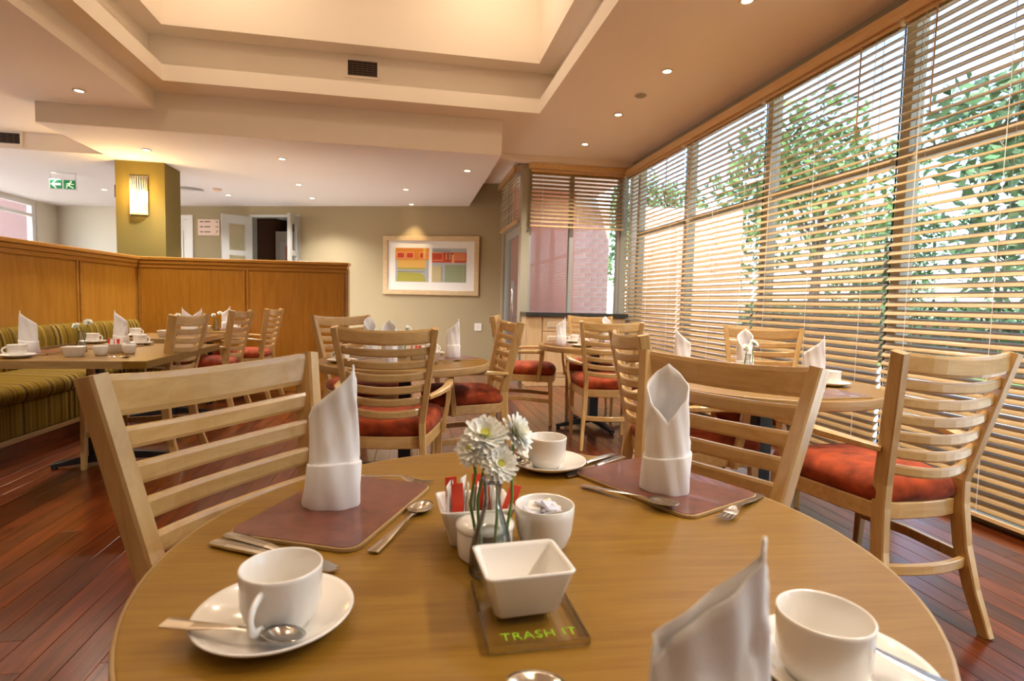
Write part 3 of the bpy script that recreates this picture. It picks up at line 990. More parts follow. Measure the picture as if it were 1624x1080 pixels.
mb = MB().add([(x, -bl, z) for x, z in prof] + [(x, bl, z) for x, z in prof], [(i, (i + 1) % n, n + (i + 1) % n, n + i) for i in range(n)], True)
mb.add([(x, -bl, z) for x, z in prof] + [(x, bl, z) for x, z in prof], [tuple(range(n - 1, -1, -1)), tuple(range(n, 2 * n))])
obj('back_cushion', mb, 'stripe', t)

# ------------------------------------------------------------------ chairs
H, LEAN = .93, .196
def hw(h):
    return .155 + (.216 - .155) * (h - .5) / (H - .5)      # post centre half width
def yb(h):
    return -.215 - LEAN * (h - .5)
def arc(h, half, sag, n=10, ends=0.0):
    pts = []
    for i in range(n + 1):
        u = -1 + 2 * i / n
        pts.append((u * half, yb(h) + ends - sag * (1 - u * u), h - .013 * (1 - u * u)))
    return pts
def make_chair():
    t = thing('armchair', 'x', 'chair')
    for s in (-1, 1):
        path = [(s * .190, -.310, 0), (s * .178, -.262, .14), (s * .166, -.230, .28), (s * .158, -.216, .42), (s * hw(.5), yb(.5), .5), (s * hw(.6), yb(.6), .6), (s * hw(.75), yb(.75), .75), (s * hw(.93), yb(.93), .93)]
        tp = [.78, .9, 1, 1.05, 1.05, 1.02, 1, .95]
        obj('back_post', MB().sweep(path, .050, .029, up=(1, 0, 0), bev=.22, taper=tp), 'oak', t)
        obj('front_leg', MB().sweep([(s * .205, .225, 0), (s * .207, .217, .22), (s * .209, .208, .415)], .034, .034, up=(1, 0, 0), taper=[.75, .9, 1.05]), 'oak', t)
        arm = [(s * (hw(.62) + .01), yb(.62) + .01, .615), (s * .222, -.16, .624), (s * .255, -.06, .632), (s * .264, .05, .636), (s * .262, .152, .637)]
        obj('arm', MB().sweep(arm, .036, .024, bev=.4, taper=[.8, .95, 1.1, 1.15, 1.1]), 'oak', t)
        obj('arm_support', MB().sweep([(s * .262, .138, .63), (s * .256, .128, .53), (s * .240, .112, .43), (s * .236, .108, .375)], .034, .024, up=(1, 0, 0), taper=[1, .95, .95, .9]), 'oak', t)
        obj('side_stretcher', MB().sweep([(s * .206, .215, .21), (s * .205, .0, .225), (s * .172, -.238, .235)], .018, .034), 'oak', t)
    obj('top_rail', MB().sweep(arc(H - .031, hw(.9) - .006, .044), .019, .064, bev=.3), 'oak_h', t)
    for k in range(6):
        h = H - .08 - k * .056 - .0175
        obj('slat', MB().sweep(arc(h, hw(h) - .006, .044), .016, .034, bev=.35), 'oak_h', t)
    # seat: apron and upholstered pad share one rounded outline
    out = []
    for i in range(9):
        u = -1 + 2 * i / 8
        out.append((.222 * u, .235 + .022 * (1 - u * u)))
    out = [(x, y) for x, y in out]
    seat = [(-.172, -.205), (-.09, -.222), (0, -.228), (.09, -.222), (.172, -.205), (.20, -.06), (.222, .10), (.226, .20)] + [(.212 * cos(a) if False else p[0] * .95, p[1]) for a, p in zip(range(9), reversed(out))] + [(-.226, .20), (-.222, .10), (-.20, -.06)]
    obj('seat_frame', MB().prism(seat, .375, .432, .004), 'oak_h', t)
    pad = MB()
    n = len(seat)
    rings = [(.965, .432), (1.005, .446), (1.012, .464), (.985, .484), (.92, .500), (.78, .514), (.5, .523), (.2, .526)]
    vs, fs = [], []
    for sc, z in rings:
        vs += [(x * sc, (y - .01) * sc + .01, z) for x, y in seat]
    for k in range(len(rings) - 1):
        fs += [(k * n + i, k * n + (i + 1) % n, (k + 1) * n + (i + 1) % n, (k + 1) * n + i) for i in range(n)]
    fs += [tuple(range((len(rings) - 1) * n, len(rings) * n)), tuple(range(n - 1, -1, -1))]
    pad.add(vs, fs, True)
    obj('seat_pad', pad, 'red_seat', t)
    obj('back_stretcher', MB().sweep([(-.168 + .336 * i / 10, -.236 - .03 * (1 - (2 * i / 10 - 1) ** 2), .225) for i in range(11)], .018, .034), 'oak_h', t)
    return t
chair = Proto(make_chair())
CH = [
    ((-.088, .918), 236.8, 'left pale oak armchair drawn up to the nearest round table', 'armchairs at the nearest table'),
    ((.470, 1.048), 118.5, 'right pale oak armchair drawn up to the nearest round table', 'armchairs at the nearest table'),
    ((1.654, 1.715), 1.8, 'nearest armchair of the window table, its red seat and slatted back turned to the camera', 'armchairs at the window table'),
    ((1.259, 2.315), 265.4, 'armchair on the left of the window table, its back seen edge-on', 'armchairs at the window table'),
    ((1.992, 2.842), 145.4, 'armchair in front of the closed blind, facing the camera across the window table', 'armchairs at the window table'),
    ((-.067, 2.74), 353.7, 'armchair with its back to the camera at the middle round table', 'armchairs at the middle round table'),
    ((-.285, 3.85), 218.8, 'armchair at the back left of the middle round table beside the end of the partition', 'armchairs at the middle round table'),
    ((.345, 3.46), 96.6, 'armchair on the right of the middle round table, seen side-on', 'armchairs at the middle round table'),
    ((1.462, 4.005), 349.6, 'armchair with its back to the camera at the far round table', 'armchairs at the far round table'),
    ((1.045, 4.82), 254.8, 'armchair left of the far round table, its backrest hidden behind another chair', 'armchairs at the far round table'),
    ((1.72, 5.09), 163, 'armchair behind the far round table in front of the black counter', 'armchairs at the far round table'),
    ((-1.65, 3.82), 85, 'nearest of the three armchairs facing the green bench', 'armchairs facing the bench'),
    ((-1.73, 5.20), 85, 'middle of the three armchairs facing the green bench', 'armchairs facing the bench'),
    ((-1.66, 6.09), 84, 'farthest of the three armchairs facing the green bench, close to the partition', 'armchairs facing the bench'),
]
for (x, y), a, l, g in CH:
    chair.put((x, y, 0), radians(a), l, g)

# ------------------------------------------------------------------ tables
TZ = .70
def base(t, star=True, r=.34, rot=0, off=(0, 0)):
    n0 = len(t.children)
    obj('column', MB().box(-.036, .036, -.036, .036, .05, TZ - .05, .006), 'black', t)
    obj('top_plate', MB().box(-.2, .2, -.03, .03, TZ - .052, TZ - .041).box(-.03, .03, -.2, .2, TZ - .054, TZ - .0415), 'black', t)
    for k in range(4):
        a = rot + k * pi / 2
        c, s = cos(a), sin(a)
        f = obj('foot', MB().sweep([(c * .02, s * .02, .062), (c * r * .5, s * r * .5, .045), (c * r, s * r, .022)], .055, .04, taper=[(1, 1.2), (.85, 1), (.6, .6)]), 'black', t)
        obj('glide', MB().lathe([(.017, 0), (.017, .016)], 14, True, True, cx=c * (r - .015), cy=s * (r - .015)), 'black', f)
    for ch in t.children[n0:]:
        ch.location = (off[0], off[1], 0)
def round_table(loc, r, label, rot, grain=0):
    t = thing('round_table', label, 'table', (loc[0], loc[1], 0), grain, 'round oak dining tables')
    obj('tabletop', MB().prism(circle(r - .004, 96), TZ - .04, TZ, .002), 'table', t)
    ed = MB().lathe([(r - .0045, TZ - .0395), (r - .001, TZ - .041), (r, TZ - .037), (r, TZ - .004), (r - .001, TZ - .0005), (r - .0045, TZ - .0005)], 96)
    obj('edge_band', ed, 'edge', t)
    base(t, rot=rot)
    return t
round_table((.175, .775), .50, 'nearest round oak table laid for coffee, filling the foreground', radians(20), radians(-4))
round_table((-.02, 3.27), .49, 'middle round oak table laid with white napkins', radians(45))
round_table((1.57, 4.52), .48, 'far round oak table in front of the black granite counter', radians(10))
round_table((1.645, 2.325), .49, 'round oak table beside the window blinds', radians(35))
def rect_table(x0, x1, y0, y1, label, off=(0, 0)):
    t = thing('rectangular_table', label, 'table', ((x0 + x1) / 2, (y0 + y1) / 2, 0), 0, 'tables along the bench')
    hx, hy = (x1 - x0) / 2, (y1 - y0) / 2
    obj('tabletop', MB().box(-hx + .004, hx - .004, -hy + .004, hy - .004, TZ - .04, TZ, .0015), 'table', t)
    mb = MB().box(-hx, hx, -hy, -hy + .004, TZ - .04, TZ - .0005).box(-hx, hx, hy - .004, hy, TZ - .04, TZ - .0005)
    mb.box(-hx, -hx + .004, -hy + .004, hy - .004, TZ - .04, TZ - .0005).box(hx - .004, hx, -hy + .004, hy - .004, TZ - .04, TZ - .0005)
    obj('edge_band', mb, 'edge', t)
    base(t, r=.33, rot=radians(16), off=off)
rect_table(-2.28, -1.46, 3.17, 4.32, 'nearest oak table along the green bench', (.115, 0))
rect_table(-2.30, -1.68, 4.80, 5.50, 'middle oak table along the green bench')
rect_table(-2.24, -1.74, 5.74, 6.34, 'farthest oak table along the green bench, by the partition')

# ------------------------------------------------------------------ tableware
def make_napkin(h, lo, a=.046, b=.034, sharp=.8, twist=.0, flat=0.0, name='napkin'):
    """standing napkin: flattened tube, diagonal top with one peak, folded cuff round the foot. peak at +y"""
    nu, nv = 48, 16
    cuff = h * .30
    def prof(u, z):
        # u angle from the peak
        k = z / h
        rx = a * (1 - .10 * k) * (1 - .12 * max(0, k - .6)) * (1 - flat * min(1, max(0, k - .22) / .4) ** .8)
        ry = b * (1 - .05 * k)
        fold = .0036 * (1 if ((u / (2 * pi) + .6 * k) % 1) < .5 else 0)
        wob = .0016 * sin(3 * u + 5 * k) + .0012 * sin(7 * u - 9 * k)
        x = (rx + fold + wob) * sin(u)
        y = (ry + fold + wob) * cos(u)
        return x + twist * k * a, y
    def top(u):
        t = abs(((u + pi) % (2 * pi)) - pi) / pi
        return lo + (h - lo) * (1 - t) ** sharp if t > 0 else h
    t = thing(name, 'x', 'napkin')
    vs, fs = [], []
    for lay in (0, 1):
        for j in range(nv + 1):
            for i in range(nu):
                u = 2 * pi * i / nu
                z = top(u) * j / nv
                x, y = prof(u, z)
                q = 1 - .07 * lay
                vs.append((x * q, y * q, z))
    m = (nv + 1) * nu
    for j in range(nv):
        for i in range(nu):
            i2 = (i + 1) % nu
            fs.append((j * nu + i, j * nu + i2, (j + 1) * nu + i2, (j + 1) * nu + i))
            fs.append((m + j * nu + i2, m + j * nu + i, m + (j + 1) * nu + i, m + (j + 1) * nu + i2))
    for i in range(nu):
        i2 = (i + 1) % nu
        fs.append((nv * nu + i, nv * nu + i2, m + nv * nu + i2, m + nv * nu + i))
        fs.append((i2, i, m + i, m + i2))
    obj('body', MB().add(vs, fs, True), 'linen', t)
    cv, cf = [], []
    zs = [(.0, .0018), (.004, .003), (cuff * .5, .0034), (cuff - .004, .0036), (cuff, .0026), (cuff - .002, .0005)]
    for z, d in zs:
        for i in range(nu):
            u = 2 * pi * i / nu
            x, y = prof(u, z)
            zz = z + (.006 * sin(u + .6) if z > cuff * .8 else 0)
            q = 1 + d / .04
            cv.append((x * q, y * q, zz))
    for j in range(len(zs) - 1):
        for i in range(nu):
            i2 = (i + 1) % nu
            cf.append((j * nu + i, j * nu + i2, (j + 1) * nu + i2, (j + 1) * nu + i))
    obj('cuff', MB().add(cv, cf, True), 'linen', t)
    return t
napA = Proto(make_napkin(.235, .132, a=.040, b=.031, sharp=.85))
napB = Proto(make_napkin(.235, .14, a=.031, b=.040, sharp=.95, twist=.05, flat=.72))
napC = Proto(make_napkin(.214, .130, a=.029, b=.036, sharp=1.0, twist=.05, flat=.8))
NG = 'standing folded napkins'

def make_saucer():
    t = thing('saucer', 'x', 'saucer')
    obj('plate', MB().lathe([(.0005, .003), (.030, .003), (.033, .005), (.055, .009), (.076, .017), (.0805, .0195), (.0815, .018), (.078, .0145), (.055, .004), (.036, 0), (.034, .0005), (.0005, .0015)], 48), 'china', t)
    obj('well', MB().lathe([(.0005, .0034), (.026, .0035), (.030, .0052), (.0315, .0048), (.032, .003)], 32), 'china', t)
    return t
saucer = Proto(make_saucer())
def make_cup():
    t = thing('coffee_cup', 'x', 'cup')
    obj('bowl', MB().lathe([(.0005, .004), (.024, .004), (.026, 0), (.029, 0), (.030, .005), (.037, .014), (.0405, .026), (.0415, .060), (.0418, .0635), (.0405, .0645), (.0390, .0630), (.0378, .030), (.034, .016), (.024, .0085), (.0005, .0075)], 48), 'china', t)
    hp = []
    for i in range(13):
        a = -pi / 2 + pi * i / 12
        hp.append((.0395 + .021 * cos(a), 0, .034 + .0175 * sin(a)))
    obj('handle', MB().sweep(hp, .0095, .0062, up=(0, 1, 0), round_=True, n=10), 'china', t)
    return t
cup = Proto(make_cup())
def spoon_mb(L, bw_, thick=.0018):
    """handle end at x=0, bowl tip at x=L"""
    h = MB().sweep([(0, 0, .0035), (L * .2, 0, .004), (L * .5, 0, .0075), (L * .66, 0, .0075), (L * .72, 0, .0055)], .017, thick, bev=.5, taper=[(1, 1), (.85, 1), (.42, 1.4), (.33, 1.8), (.5, 1.3)])
    b = MB()
    nu, nv = 24, 6
    c = L * .855
    ra, rb = L * .145, bw_
    vs, fs = [], []
    for lay in (0, 1):
        for j in range(nv + 1):
            q = j / nv
            for i in range(nu):
                a = 2 * pi * i / nu
                z = .0075 * q * q + .0005 + (0 if lay else .0012)
                eg = 1 - .12 * cos(a)
                vs.append((c + ra * q * cos(a), rb * q * sin(a) * eg, z))
    m = (nv + 1) * nu
    for j in range(nv):
        for i in range(nu):
            i2 = (i + 1) % nu
            fs += [(j * nu + i, j * nu + i2, (j + 1) * nu + i2, (j + 1) * nu + i), (m + j * nu + i2, m + j * nu + i, m + (j + 1) * nu + i, m + (j + 1) * nu + i2)]
    for i in range(nu):
        i2 = (i + 1) % nu
        fs.append((nv * nu + i, nv * nu + i2, m + nv * nu + i2, m + nv * nu + i))
    b.add(vs, fs, True)
    return h, b
def make_spoon(name, cat, L, bw_):
    t = thing(name, 'x', cat)
    h, b = spoon_mb(L, bw_)
    obj('handle', h, 'steel', t)
    obj('bowl', b, 'steel', t)
    return t
tea = Proto(make_spoon('teaspoon', 'spoon', .145, .014))
dess = Proto(make_spoon('dessert_spoon', 'spoon', .195, .020))
def make_fork():
    t = thing('fork', 'x', 'fork')
    L = .19
    obj('handle', MB().sweep([(0, 0, .003), (.05, 0, .004), (.10, 0, .009), (.125, 0, .010), (.138, 0, .007)], .017, .002, bev=.5, taper=[(1, 1), (.85, 1), (.42, 1.5), (.42, 1.5), (1.1, 1.1)]), 'steel', t)
    hd = MB().sweep([(.136, 0, .0075), (.145, 0, .005), (.152, 0, .004)], .024, .002, taper=[(.85, 1), (1, 1), (1, 1)])
    obj('head', hd, 'steel', t)
    for k in range(4):
        y = (k - 1.5) * .0064
        obj('tine', MB().sweep([(.150, y, .004), (.170, y, .0025), (.190, y, .0065)], .0034, .002, taper=[1, .9, .5]), 'steel', t)
    return t
fork = Proto(make_fork())
def make_knife():
    t = thing('table_knife', 'x', 'knife')
    obj('handle', MB().sweep([(0, 0, .004), (.03, 0, .005), (.085, 0, .0055), (.105, 0, .005)], .019, .007, bev=.5, taper=[(.95, .8), (1, 1), (.8, 1), (.55, .8)], round_=False), 'steel', t)
    pts = [(.104, -.006), (.19, -.010), (.205, -.006), (.212, .004), (.19, .009), (.104, .006)]
    obj('blade', MB().prism(pts, .0035, .0055), 'steel', t)
    return t
knife = Proto(make_knife())
def make_mat():
    t = thing('placemat', 'x', 'placemat')
    obj('board', MB().prism(rrect(.146, .105, .024), 0, .0065, .0015), 'matedge', t)
    obj('face', MB().prism(rrect(.1435, .1025, .0225), .0065, .0074), 'mat', t)
    return t
pmat = Proto(make_mat())
def frm(a, b):
    """location and heading from a to b on a table"""
    return atan2(b[1] - a[1], b[0] - a[0])
def place_line(p, a, b, z, label, group):
    # handle end at a
    return p.put((a[0], a[1], z), frm(a, b), label, group)
def square_dish(name, label, cat, loc, rz, mat='china', hx=.049, hy=.043, h=.055, group=None):
    t = thing(name, label, cat, loc, rz, group)
    mb = MB()
    def rr(sx, sy, r):
        return rrect(sx, sy, r, 4)
    rings = [(rr(hx * .66, hy * .66, .006), 0), (rr(hx * .74, hy * .74, .008), .004), (rr(hx, hy, .008), h - .003), (rr(hx + .0015, hy + .0015, .008), h), (rr(hx - .002, hy - .002, .007), h + .0005), (rr(hx - .005, hy - .005, .006), h - .004), (rr(hx * .70, hy * .70, .006), .009), (rr(hx * .2, hy * .2, .004), .0085)]
    n = len(rings[0][0])
    vs, fs = [], []
    for p_, z in rings:
        vs += [(x, y, z) for x, y in p_]
    for k in range(len(rings) - 1):
        fs += [(k * n + i, k * n + (i + 1) % n, (k + 1) * n + (i + 1) % n, (k + 1) * n + i) for i in range(n)]
    mb.add(vs, fs, True)
    mb.add([(x, y, 0) for x, y in rings[0][0]], [tuple(range(n - 1, -1, -1))])
    mb.add([(x, y, .0085) for x, y in rings[-1][0]], [tuple(range(n))])
    obj('dish_wall', mb, mat, t)
    obj('rim', MB().prism(rr(hx + .002, hy + .002, .008), h - .0015, h - .0005), mat, t) if False else None
    return t
def round_bowl(name, label, cat, loc, r=.041, h=.062, group=None):
    t = thing(name, label, cat, loc, 0, group)
    k = r / .041
    obj('bowl_wall', MB().lathe([(.0005, .004), (.022 * k, .003), (.024 * k, 0), (.027 * k, 0), (.033 * k, .010), (.0385 * k, .026), (.041 * k, h * .8), (.0412 * k, h), (.0402 * k, h + .001), (.0385 * k, h - .001), (.036 * k, .026), (.030 * k, .012), (.0005, .009)], 40), 'china', t)
    return t

# flower head shared meshes
def flower_mbs(r=.030):
    pet = MB()
    for lay, (n, rr_, tilt, z0) in enumerate(((20, 1.0, .06, 0), (20, .95, .30, .002), (16, .78, .58, .004), (13, .54, .9, .005))):
        for i in range(n):
            a = 2 * pi * (i + .5 * (lay % 2)) / n + random.uniform(-.08, .08)
            L = r * rr_ * random.uniform(.9, 1.08)
            wd = .0056
            t2 = tilt + random.uniform(-.1, .1)
            def q(d, s, c=0):
                d2 = d * cos(t2)
                z = z0 + d * sin(t2) + c
                return (d2 * cos(a) - s * sin(a), d2 * sin(a) + s * cos(a), z)
            vs = [q(.004, -wd * .4), q(.004, wd * .4), q(L * .55, wd, .0012), q(L * .55, -wd, .0012), q(L, wd * .35), q(L, -wd * .35), q(L * .55, 0, -.0014)]
            pet.add(vs, [(0, 1, 2, 6), (0, 6, 3), (6, 2, 4, 5), (3, 6, 5)])
    cen = MB().lathe([(.0075, .006), (.0085, .009), (.006, .0125), (.0005, .0135)], 14)
    sep = MB().lathe([(.0015, -.008), (.006, -.004), (.009, .001), (.0005, .0015)], 12)
    return mesh_of('petals', pet, 'petal'), mesh_of('flower_centre', cen, 'petal_c'), mesh_of('sepals', sep, 'stem')
PET, CEN, SEP = flower_mbs()
def flower(base, head, tilt, label, group, bend=.01, sc=1.0):
    t = thing('flower', label, 'flower', base, 0, group)
    hd = Vector(head) - Vector(base)
    mid = hd * .5 + Vector((bend, -bend, 0))
    obj('stem', MB().sweep([(0, 0, 0), tuple(hd * .25 + Vector((bend * .7, -bend * .7, 0))), tuple(mid), tuple(hd * .8), tuple(hd)], .0042, .0042, up=(1, 0, 0), round_=True, n=8), 'stem', t)
    e = obj('petals', PET, None, t, tuple(hd))
    e.rotation_euler = tilt
    e.scale = (sc,) * 3
    for nm, me in (('flower_centre', CEN), ('sepals', SEP)):
        c = obj(nm, me, None, e)
    return t
def vase(loc, label, r=.028, h=.125, group=None):
    t = thing('bud_vase', label, 'vase', loc, 0, group)
    k = r / .028
    q = h / .125
    obj('vase_wall', MB().lathe([(.0005, .006 * q), (.020 * k, .004 * q), (.025 * k, .0), (.027 * k, .001), (.0285 * k, .012 * q), (.028 * k, .03 * q), (.022 * k, .058 * q), (.0125 * k, .085 * q), (.0105 * k, .10 * q), (.0125 * k, .118 * q), (.015 * k, .125 * q), (.0138 * k, .125 * q), (.0112 * k, .117 * q), (.0092 * k, .10 * q), (.0112 * k, .085 * q), (.0205 * k, .058 * q), (.0262 * k, .03 * q), (.0265 * k, .013 * q), (.022 * k, .0075 * q), (.0005, .0075 * q)], 36), 'vaseglass', t)
    obj('vase_foot', MB().lathe([(.0255 * k, .0005), (.0285 * k, .001), (.0290 * k, .004 * q), (.0285 * k, .006 * q)], 36), 'vaseglass', t)
    return t
def sachet(loc, rz, lean, mat, label, group, h=.062, wd=.017):
    o = tag(obj('sugar_sachet', MB().add([(-wd / 2, -.0012, 0), (wd / 2, -.0012, 0), (wd / 2, -.0022, h * .5), (wd / 2, -.0004, h), (-wd / 2, -.0004, h), (-wd / 2, -.0022, h * .5), (-wd / 2, .0012, 0), (wd / 2, .0012, 0), (wd / 2, .0022, h * .5), (wd / 2, .0004, h), (-wd / 2, .0004, h), (-wd / 2, .0022, h * .5)],
            [(0, 1, 2, 5), (5, 2, 3, 4), (7, 6, 11, 8), (8, 11, 10, 9), (1, 7, 8, 2), (2, 8, 9, 3), (6, 0, 5, 11), (11, 5, 4, 10), (4, 3, 9, 10), (6, 7, 1, 0)]), mat), label, 'sachet', group)
    o.location = loc
    o.rotation_euler = (lean[0], lean[1], rz)
    return o

# ---- nearest table
pmat.put((-.108, .938, TZ), radians(66), 'dark red placemat under the tall napkin on the left of the nearest table', 'placemats')
pmat.put((.490, .990, TZ), radians(-65.5), 'dark red placemat under the tall napkin on the right of the nearest table', 'placemats')
MZ = TZ + .0076
napB.put((-.124, .946, MZ), radians(-98), 'tall white napkin standing on the left placemat of the nearest table', NG)
napA.put((.474, .945, MZ), radians(-24), 'tall white napkin standing on the right placemat of the nearest table', NG)
napC.put((.181, .296, TZ + .0005), radians(-100), 'tall white napkin at the bottom edge of the photo in front of a coffee cup', NG)
def setting(sx, sy, slabel, clabel, hrot, spoon=None, splabel=None):
    saucer.put((sx, sy, TZ), 0, slabel, 'saucers')
    cup.put((sx, sy, TZ + .0056), hrot, clabel, 'coffee cups')
saucer.put((-.138, .607, TZ), 0, 'saucer at the lower left of the nearest table with a teaspoon across it', 'saucers')
cup.put((-.130, .600, TZ + .0056), radians(255), 'white coffee cup at the lower left of the nearest table, handle to the front', 'coffee cups')
o = tea.put((-.236, .580, TZ + .0235), frm((-.236, .580), (-.110, .546)), 'teaspoon lying across the saucer at the lower left', 'teaspoons')
o.rotation_euler.y = radians(3.5)
saucer.put((.296, 1.128, TZ), 0, 'saucer at the back of the nearest table, right of the white flowers', 'saucers')
cup.put((.290, 1.120, TZ + .0056), radians(190), 'white coffee cup at the back of the nearest table, right of the flowers', 'coffee cups')
o = tea.put((.222, 1.215, TZ + .022), frm((.222, 1.215), (.236, 1.073)), 'teaspoon on the saucer at the back of the nearest table', 'teaspoons')
o.rotation_euler.y = radians(2)
saucer.put((.408, .437, TZ), 0, 'saucer at the lower right of the nearest table with a spoon behind the cup', 'saucers')
cup.put((.384, .434, TZ + .0056), radians(75), 'empty white coffee cup at the lower right of the nearest table', 'coffee cups')
o = tea.put((.470, .372, TZ + .0225), frm((.470, .372), (.424, .500)), 'teaspoon on the saucer at the lower right of the nearest table', 'teaspoons')
o.rotation_euler.y = radians(4)
place_line(fork, (-.128, 1.118), (.052, 1.042), TZ, 'fork along the back edge of the left placemat', 'forks')
place_line(knife, (-.268, .822), (-.08, .706), TZ, 'outer of the two knives in front of the left placemat, nearer the cup', 'table knives')
place_line(knife, (-.257, .845), (-.095, .722), TZ, 'inner of the two knives in front of the left placemat, against the mat', 'table knives')
place_line(dess, (-.046, .762), (.047, .968), TZ, 'dessert spoon along the right edge of the left placemat', 'dessert spoons')
place_line(knife, (.470, 1.196), (.296, 1.075), TZ, 'outer of the two knives behind the right placemat, nearer the back cup', 'table knives')
place_line(knife, (.484, 1.176), (.310, 1.047), TZ, 'inner of the two knives behind the right placemat, against the mat', 'table knives')
o = place_line(dess, (.330, .996), (.443, .856), TZ + .0005, 'dessert spoon along the front edge of the right placemat', 'dessert spoons')
o.rotation_euler.y = radians(-2.3)
o = place_line(fork, (.648, .908), (.497, .793), TZ + .0005, 'fork at the right end of the right placemat', 'forks')
o.rotation_euler.y = radians(-1.5)
o = place_line(dess, (.266, .388), (.102, .468), TZ, 'spoon at the bottom edge of the photo, only its tip in view', 'dessert spoons')

bxr = radians(3)
square_dish('sachet_box', 'square white china holder full of sugar sachets on the nearest table', 'dish', (.098, .800, TZ), bxr, hx=.053, hy=.045, h=.056)
SG = 'sugar sachets in the white holder'
reds = [(-.024, -.014, .030, 'red sugar sachet at the left of the holder, leaning forward', .06), (-.032, .012, .034, 'tallest red sugar sachet at the back left of the holder', .05), (.006, .010, .036, 'red sugar sachet in the back middle of the holder', .0), (.040, -.012, .024, 'red sugar sachet leaning to the right end of the holder', -.32), (.018, -.008, .014, 'short red sugar sachet just behind the vase neck', .1)]
for dx, dy, up, lab, tl_ in reds:
    sachet((.098 + dx, .800 + dy, TZ + .010 + up * .5), bxr + random.uniform(-.1, .1), (random.uniform(-.06, .1), -tl_), 'red_paper', lab, SG, h=.064)
for i in range(15):
    dx = -.040 + .0056 * i
    sachet((.098 + dx, .800 + random.uniform(-.016, .012), TZ + .018 + random.uniform(0, .014)), bxr + radians(75) + random.uniform(-.3, .3), (random.uniform(-.12, .12), random.uniform(-.12, .12)), 'white_paper', 'white sugar sachet standing among the red ones in the white holder', SG, h=.058, wd=.026)
t = thing('lidded_pot', 'small lidded white china pot behind the glass vase', 'pot', (.106, .736, TZ))
obj('body', MB().lathe([(.0005, .002), (.034, .001), (.037, .006), (.0385, .02), (.0385, .040), (.0375, .042), (.0005, .042)], 40), 'china', t)
obj('lid', MB().lathe([(.040, .0425), (.041, .045), (.040, .0495), (.030, .053), (.012, .055), (.0005, .0555)], 40), 'china', t)
obj('spoon_notch', MB().box(-.010, .010, -.0402, -.030, .036, .0455, .002), 'ink', t)
vase((.108, .690, TZ), 'glass bud vase holding white chrysanthemums in the middle of the nearest table')
FG = 'white chrysanthemums on the nearest table'
flower((.097, .684, TZ + .010), (.101, .712, .872), (radians(38), radians(-10), 0), 'largest white chrysanthemum in the vase, facing the camera', FG, -.008, 1.08)
flower((.119, .694, TZ + .010), (.142, .722, .874), (radians(25), radians(55), 0), 'white chrysanthemum on the right of the vase, turned to the right', FG, .006, .98)
flower((.108, .684, TZ + .011), (.116, .690, .842), (radians(62), radians(14), 0), 'lowest white chrysanthemum just above the vase neck', FG, .002, .82)
flower((.100, .694, TZ + .011), (.084, .706, .858), (radians(48), radians(-50), 0), 'white chrysanthemum drooping to the left of the vase', FG, -.010, .80)
round_bowl('sachet_bowl', 'round white china bowl of wrapped sweetener packets on the nearest table', 'bowl', (.194, .752, TZ), r=.0425, h=.064)
for i in range(14):
    a, rr_ = random.uniform(0, 2 * pi), random.uniform(.0, .022)
    m_ = ['lilac_paper', 'lilac_paper', 'white_paper', 'cream_paper'][i % 4]
    o = tag(obj('sweetener_packet', MB().box(-.014, .014, -.010, .010, -.0022, .0022, .0016), m_), {'lilac_paper': 'pale lilac sweetener packet in the round bowl', 'white_paper': 'white sweetener packet in the round bowl', 'cream_paper': 'cream sweetener packet in the round bowl'}[m_], 'packet', {'lilac_paper': 'lilac packets in the round bowl', 'white_paper': 'white packets in the round bowl', 'cream_paper': 'cream packets in the round bowl'}[m_])
    o.location = (.194 + rr_ * cos(a), .752 + rr_ * sin(a), TZ + .047 + i * .0013)
    o.rotation_euler = (random.uniform(-.5, .5), random.uniform(-.5, .5), random.uniform(0, pi))
t = thing('table_sign', 'clear acrylic plate with green lettering under the square white dish', 'sign', (.1325, .588, TZ + .0008), radians(1))
obj('plate', MB().prism(rrect(.053, .067, .004), 0, .008), 'acrylic', t)
tx = bpy.data.curves.new('lettering', 'FONT')
tx.body = 'TRASH IT'
tx.size = .0175
tx.extrude = .0004
tx.align_x = 'CENTER'
tx.space_character = 1.12
tob = bpy.data.objects.new('lettering_tmp', tx)
C.objects.link(tob)
dg = bpy.context.evaluated_depsgraph_get()
tme = bpy.data.meshes.new_from_object(tob.evaluated_get(dg))
bpy.data.objects.remove(tob)
tme.materials.clear()
tme.materials.append(M['green_text'])
tme.name = 'lettering'
obj('lettering', tme, None, t, (.002, -.0600, .0086))
obj('polished_edge', MB().box(-.0535, .0535, -.0675, -.0665, .0005, .0082).box(-.0535, .0535, .0665, .0675, .0005, .0082).box(-.0535, -.0525, -.0665, .0665, .0005, .0082).box(.0525, .0535, -.0665, .0665, .0005, .0082), 'acrylic_edge', t)
square_dish('square_dish', 'empty square white china dish standing on the clear acrylic plate', 'dish', (.129, .597, TZ + .0092), radians(4), hx=.0495, hy=.0425, h=.052)

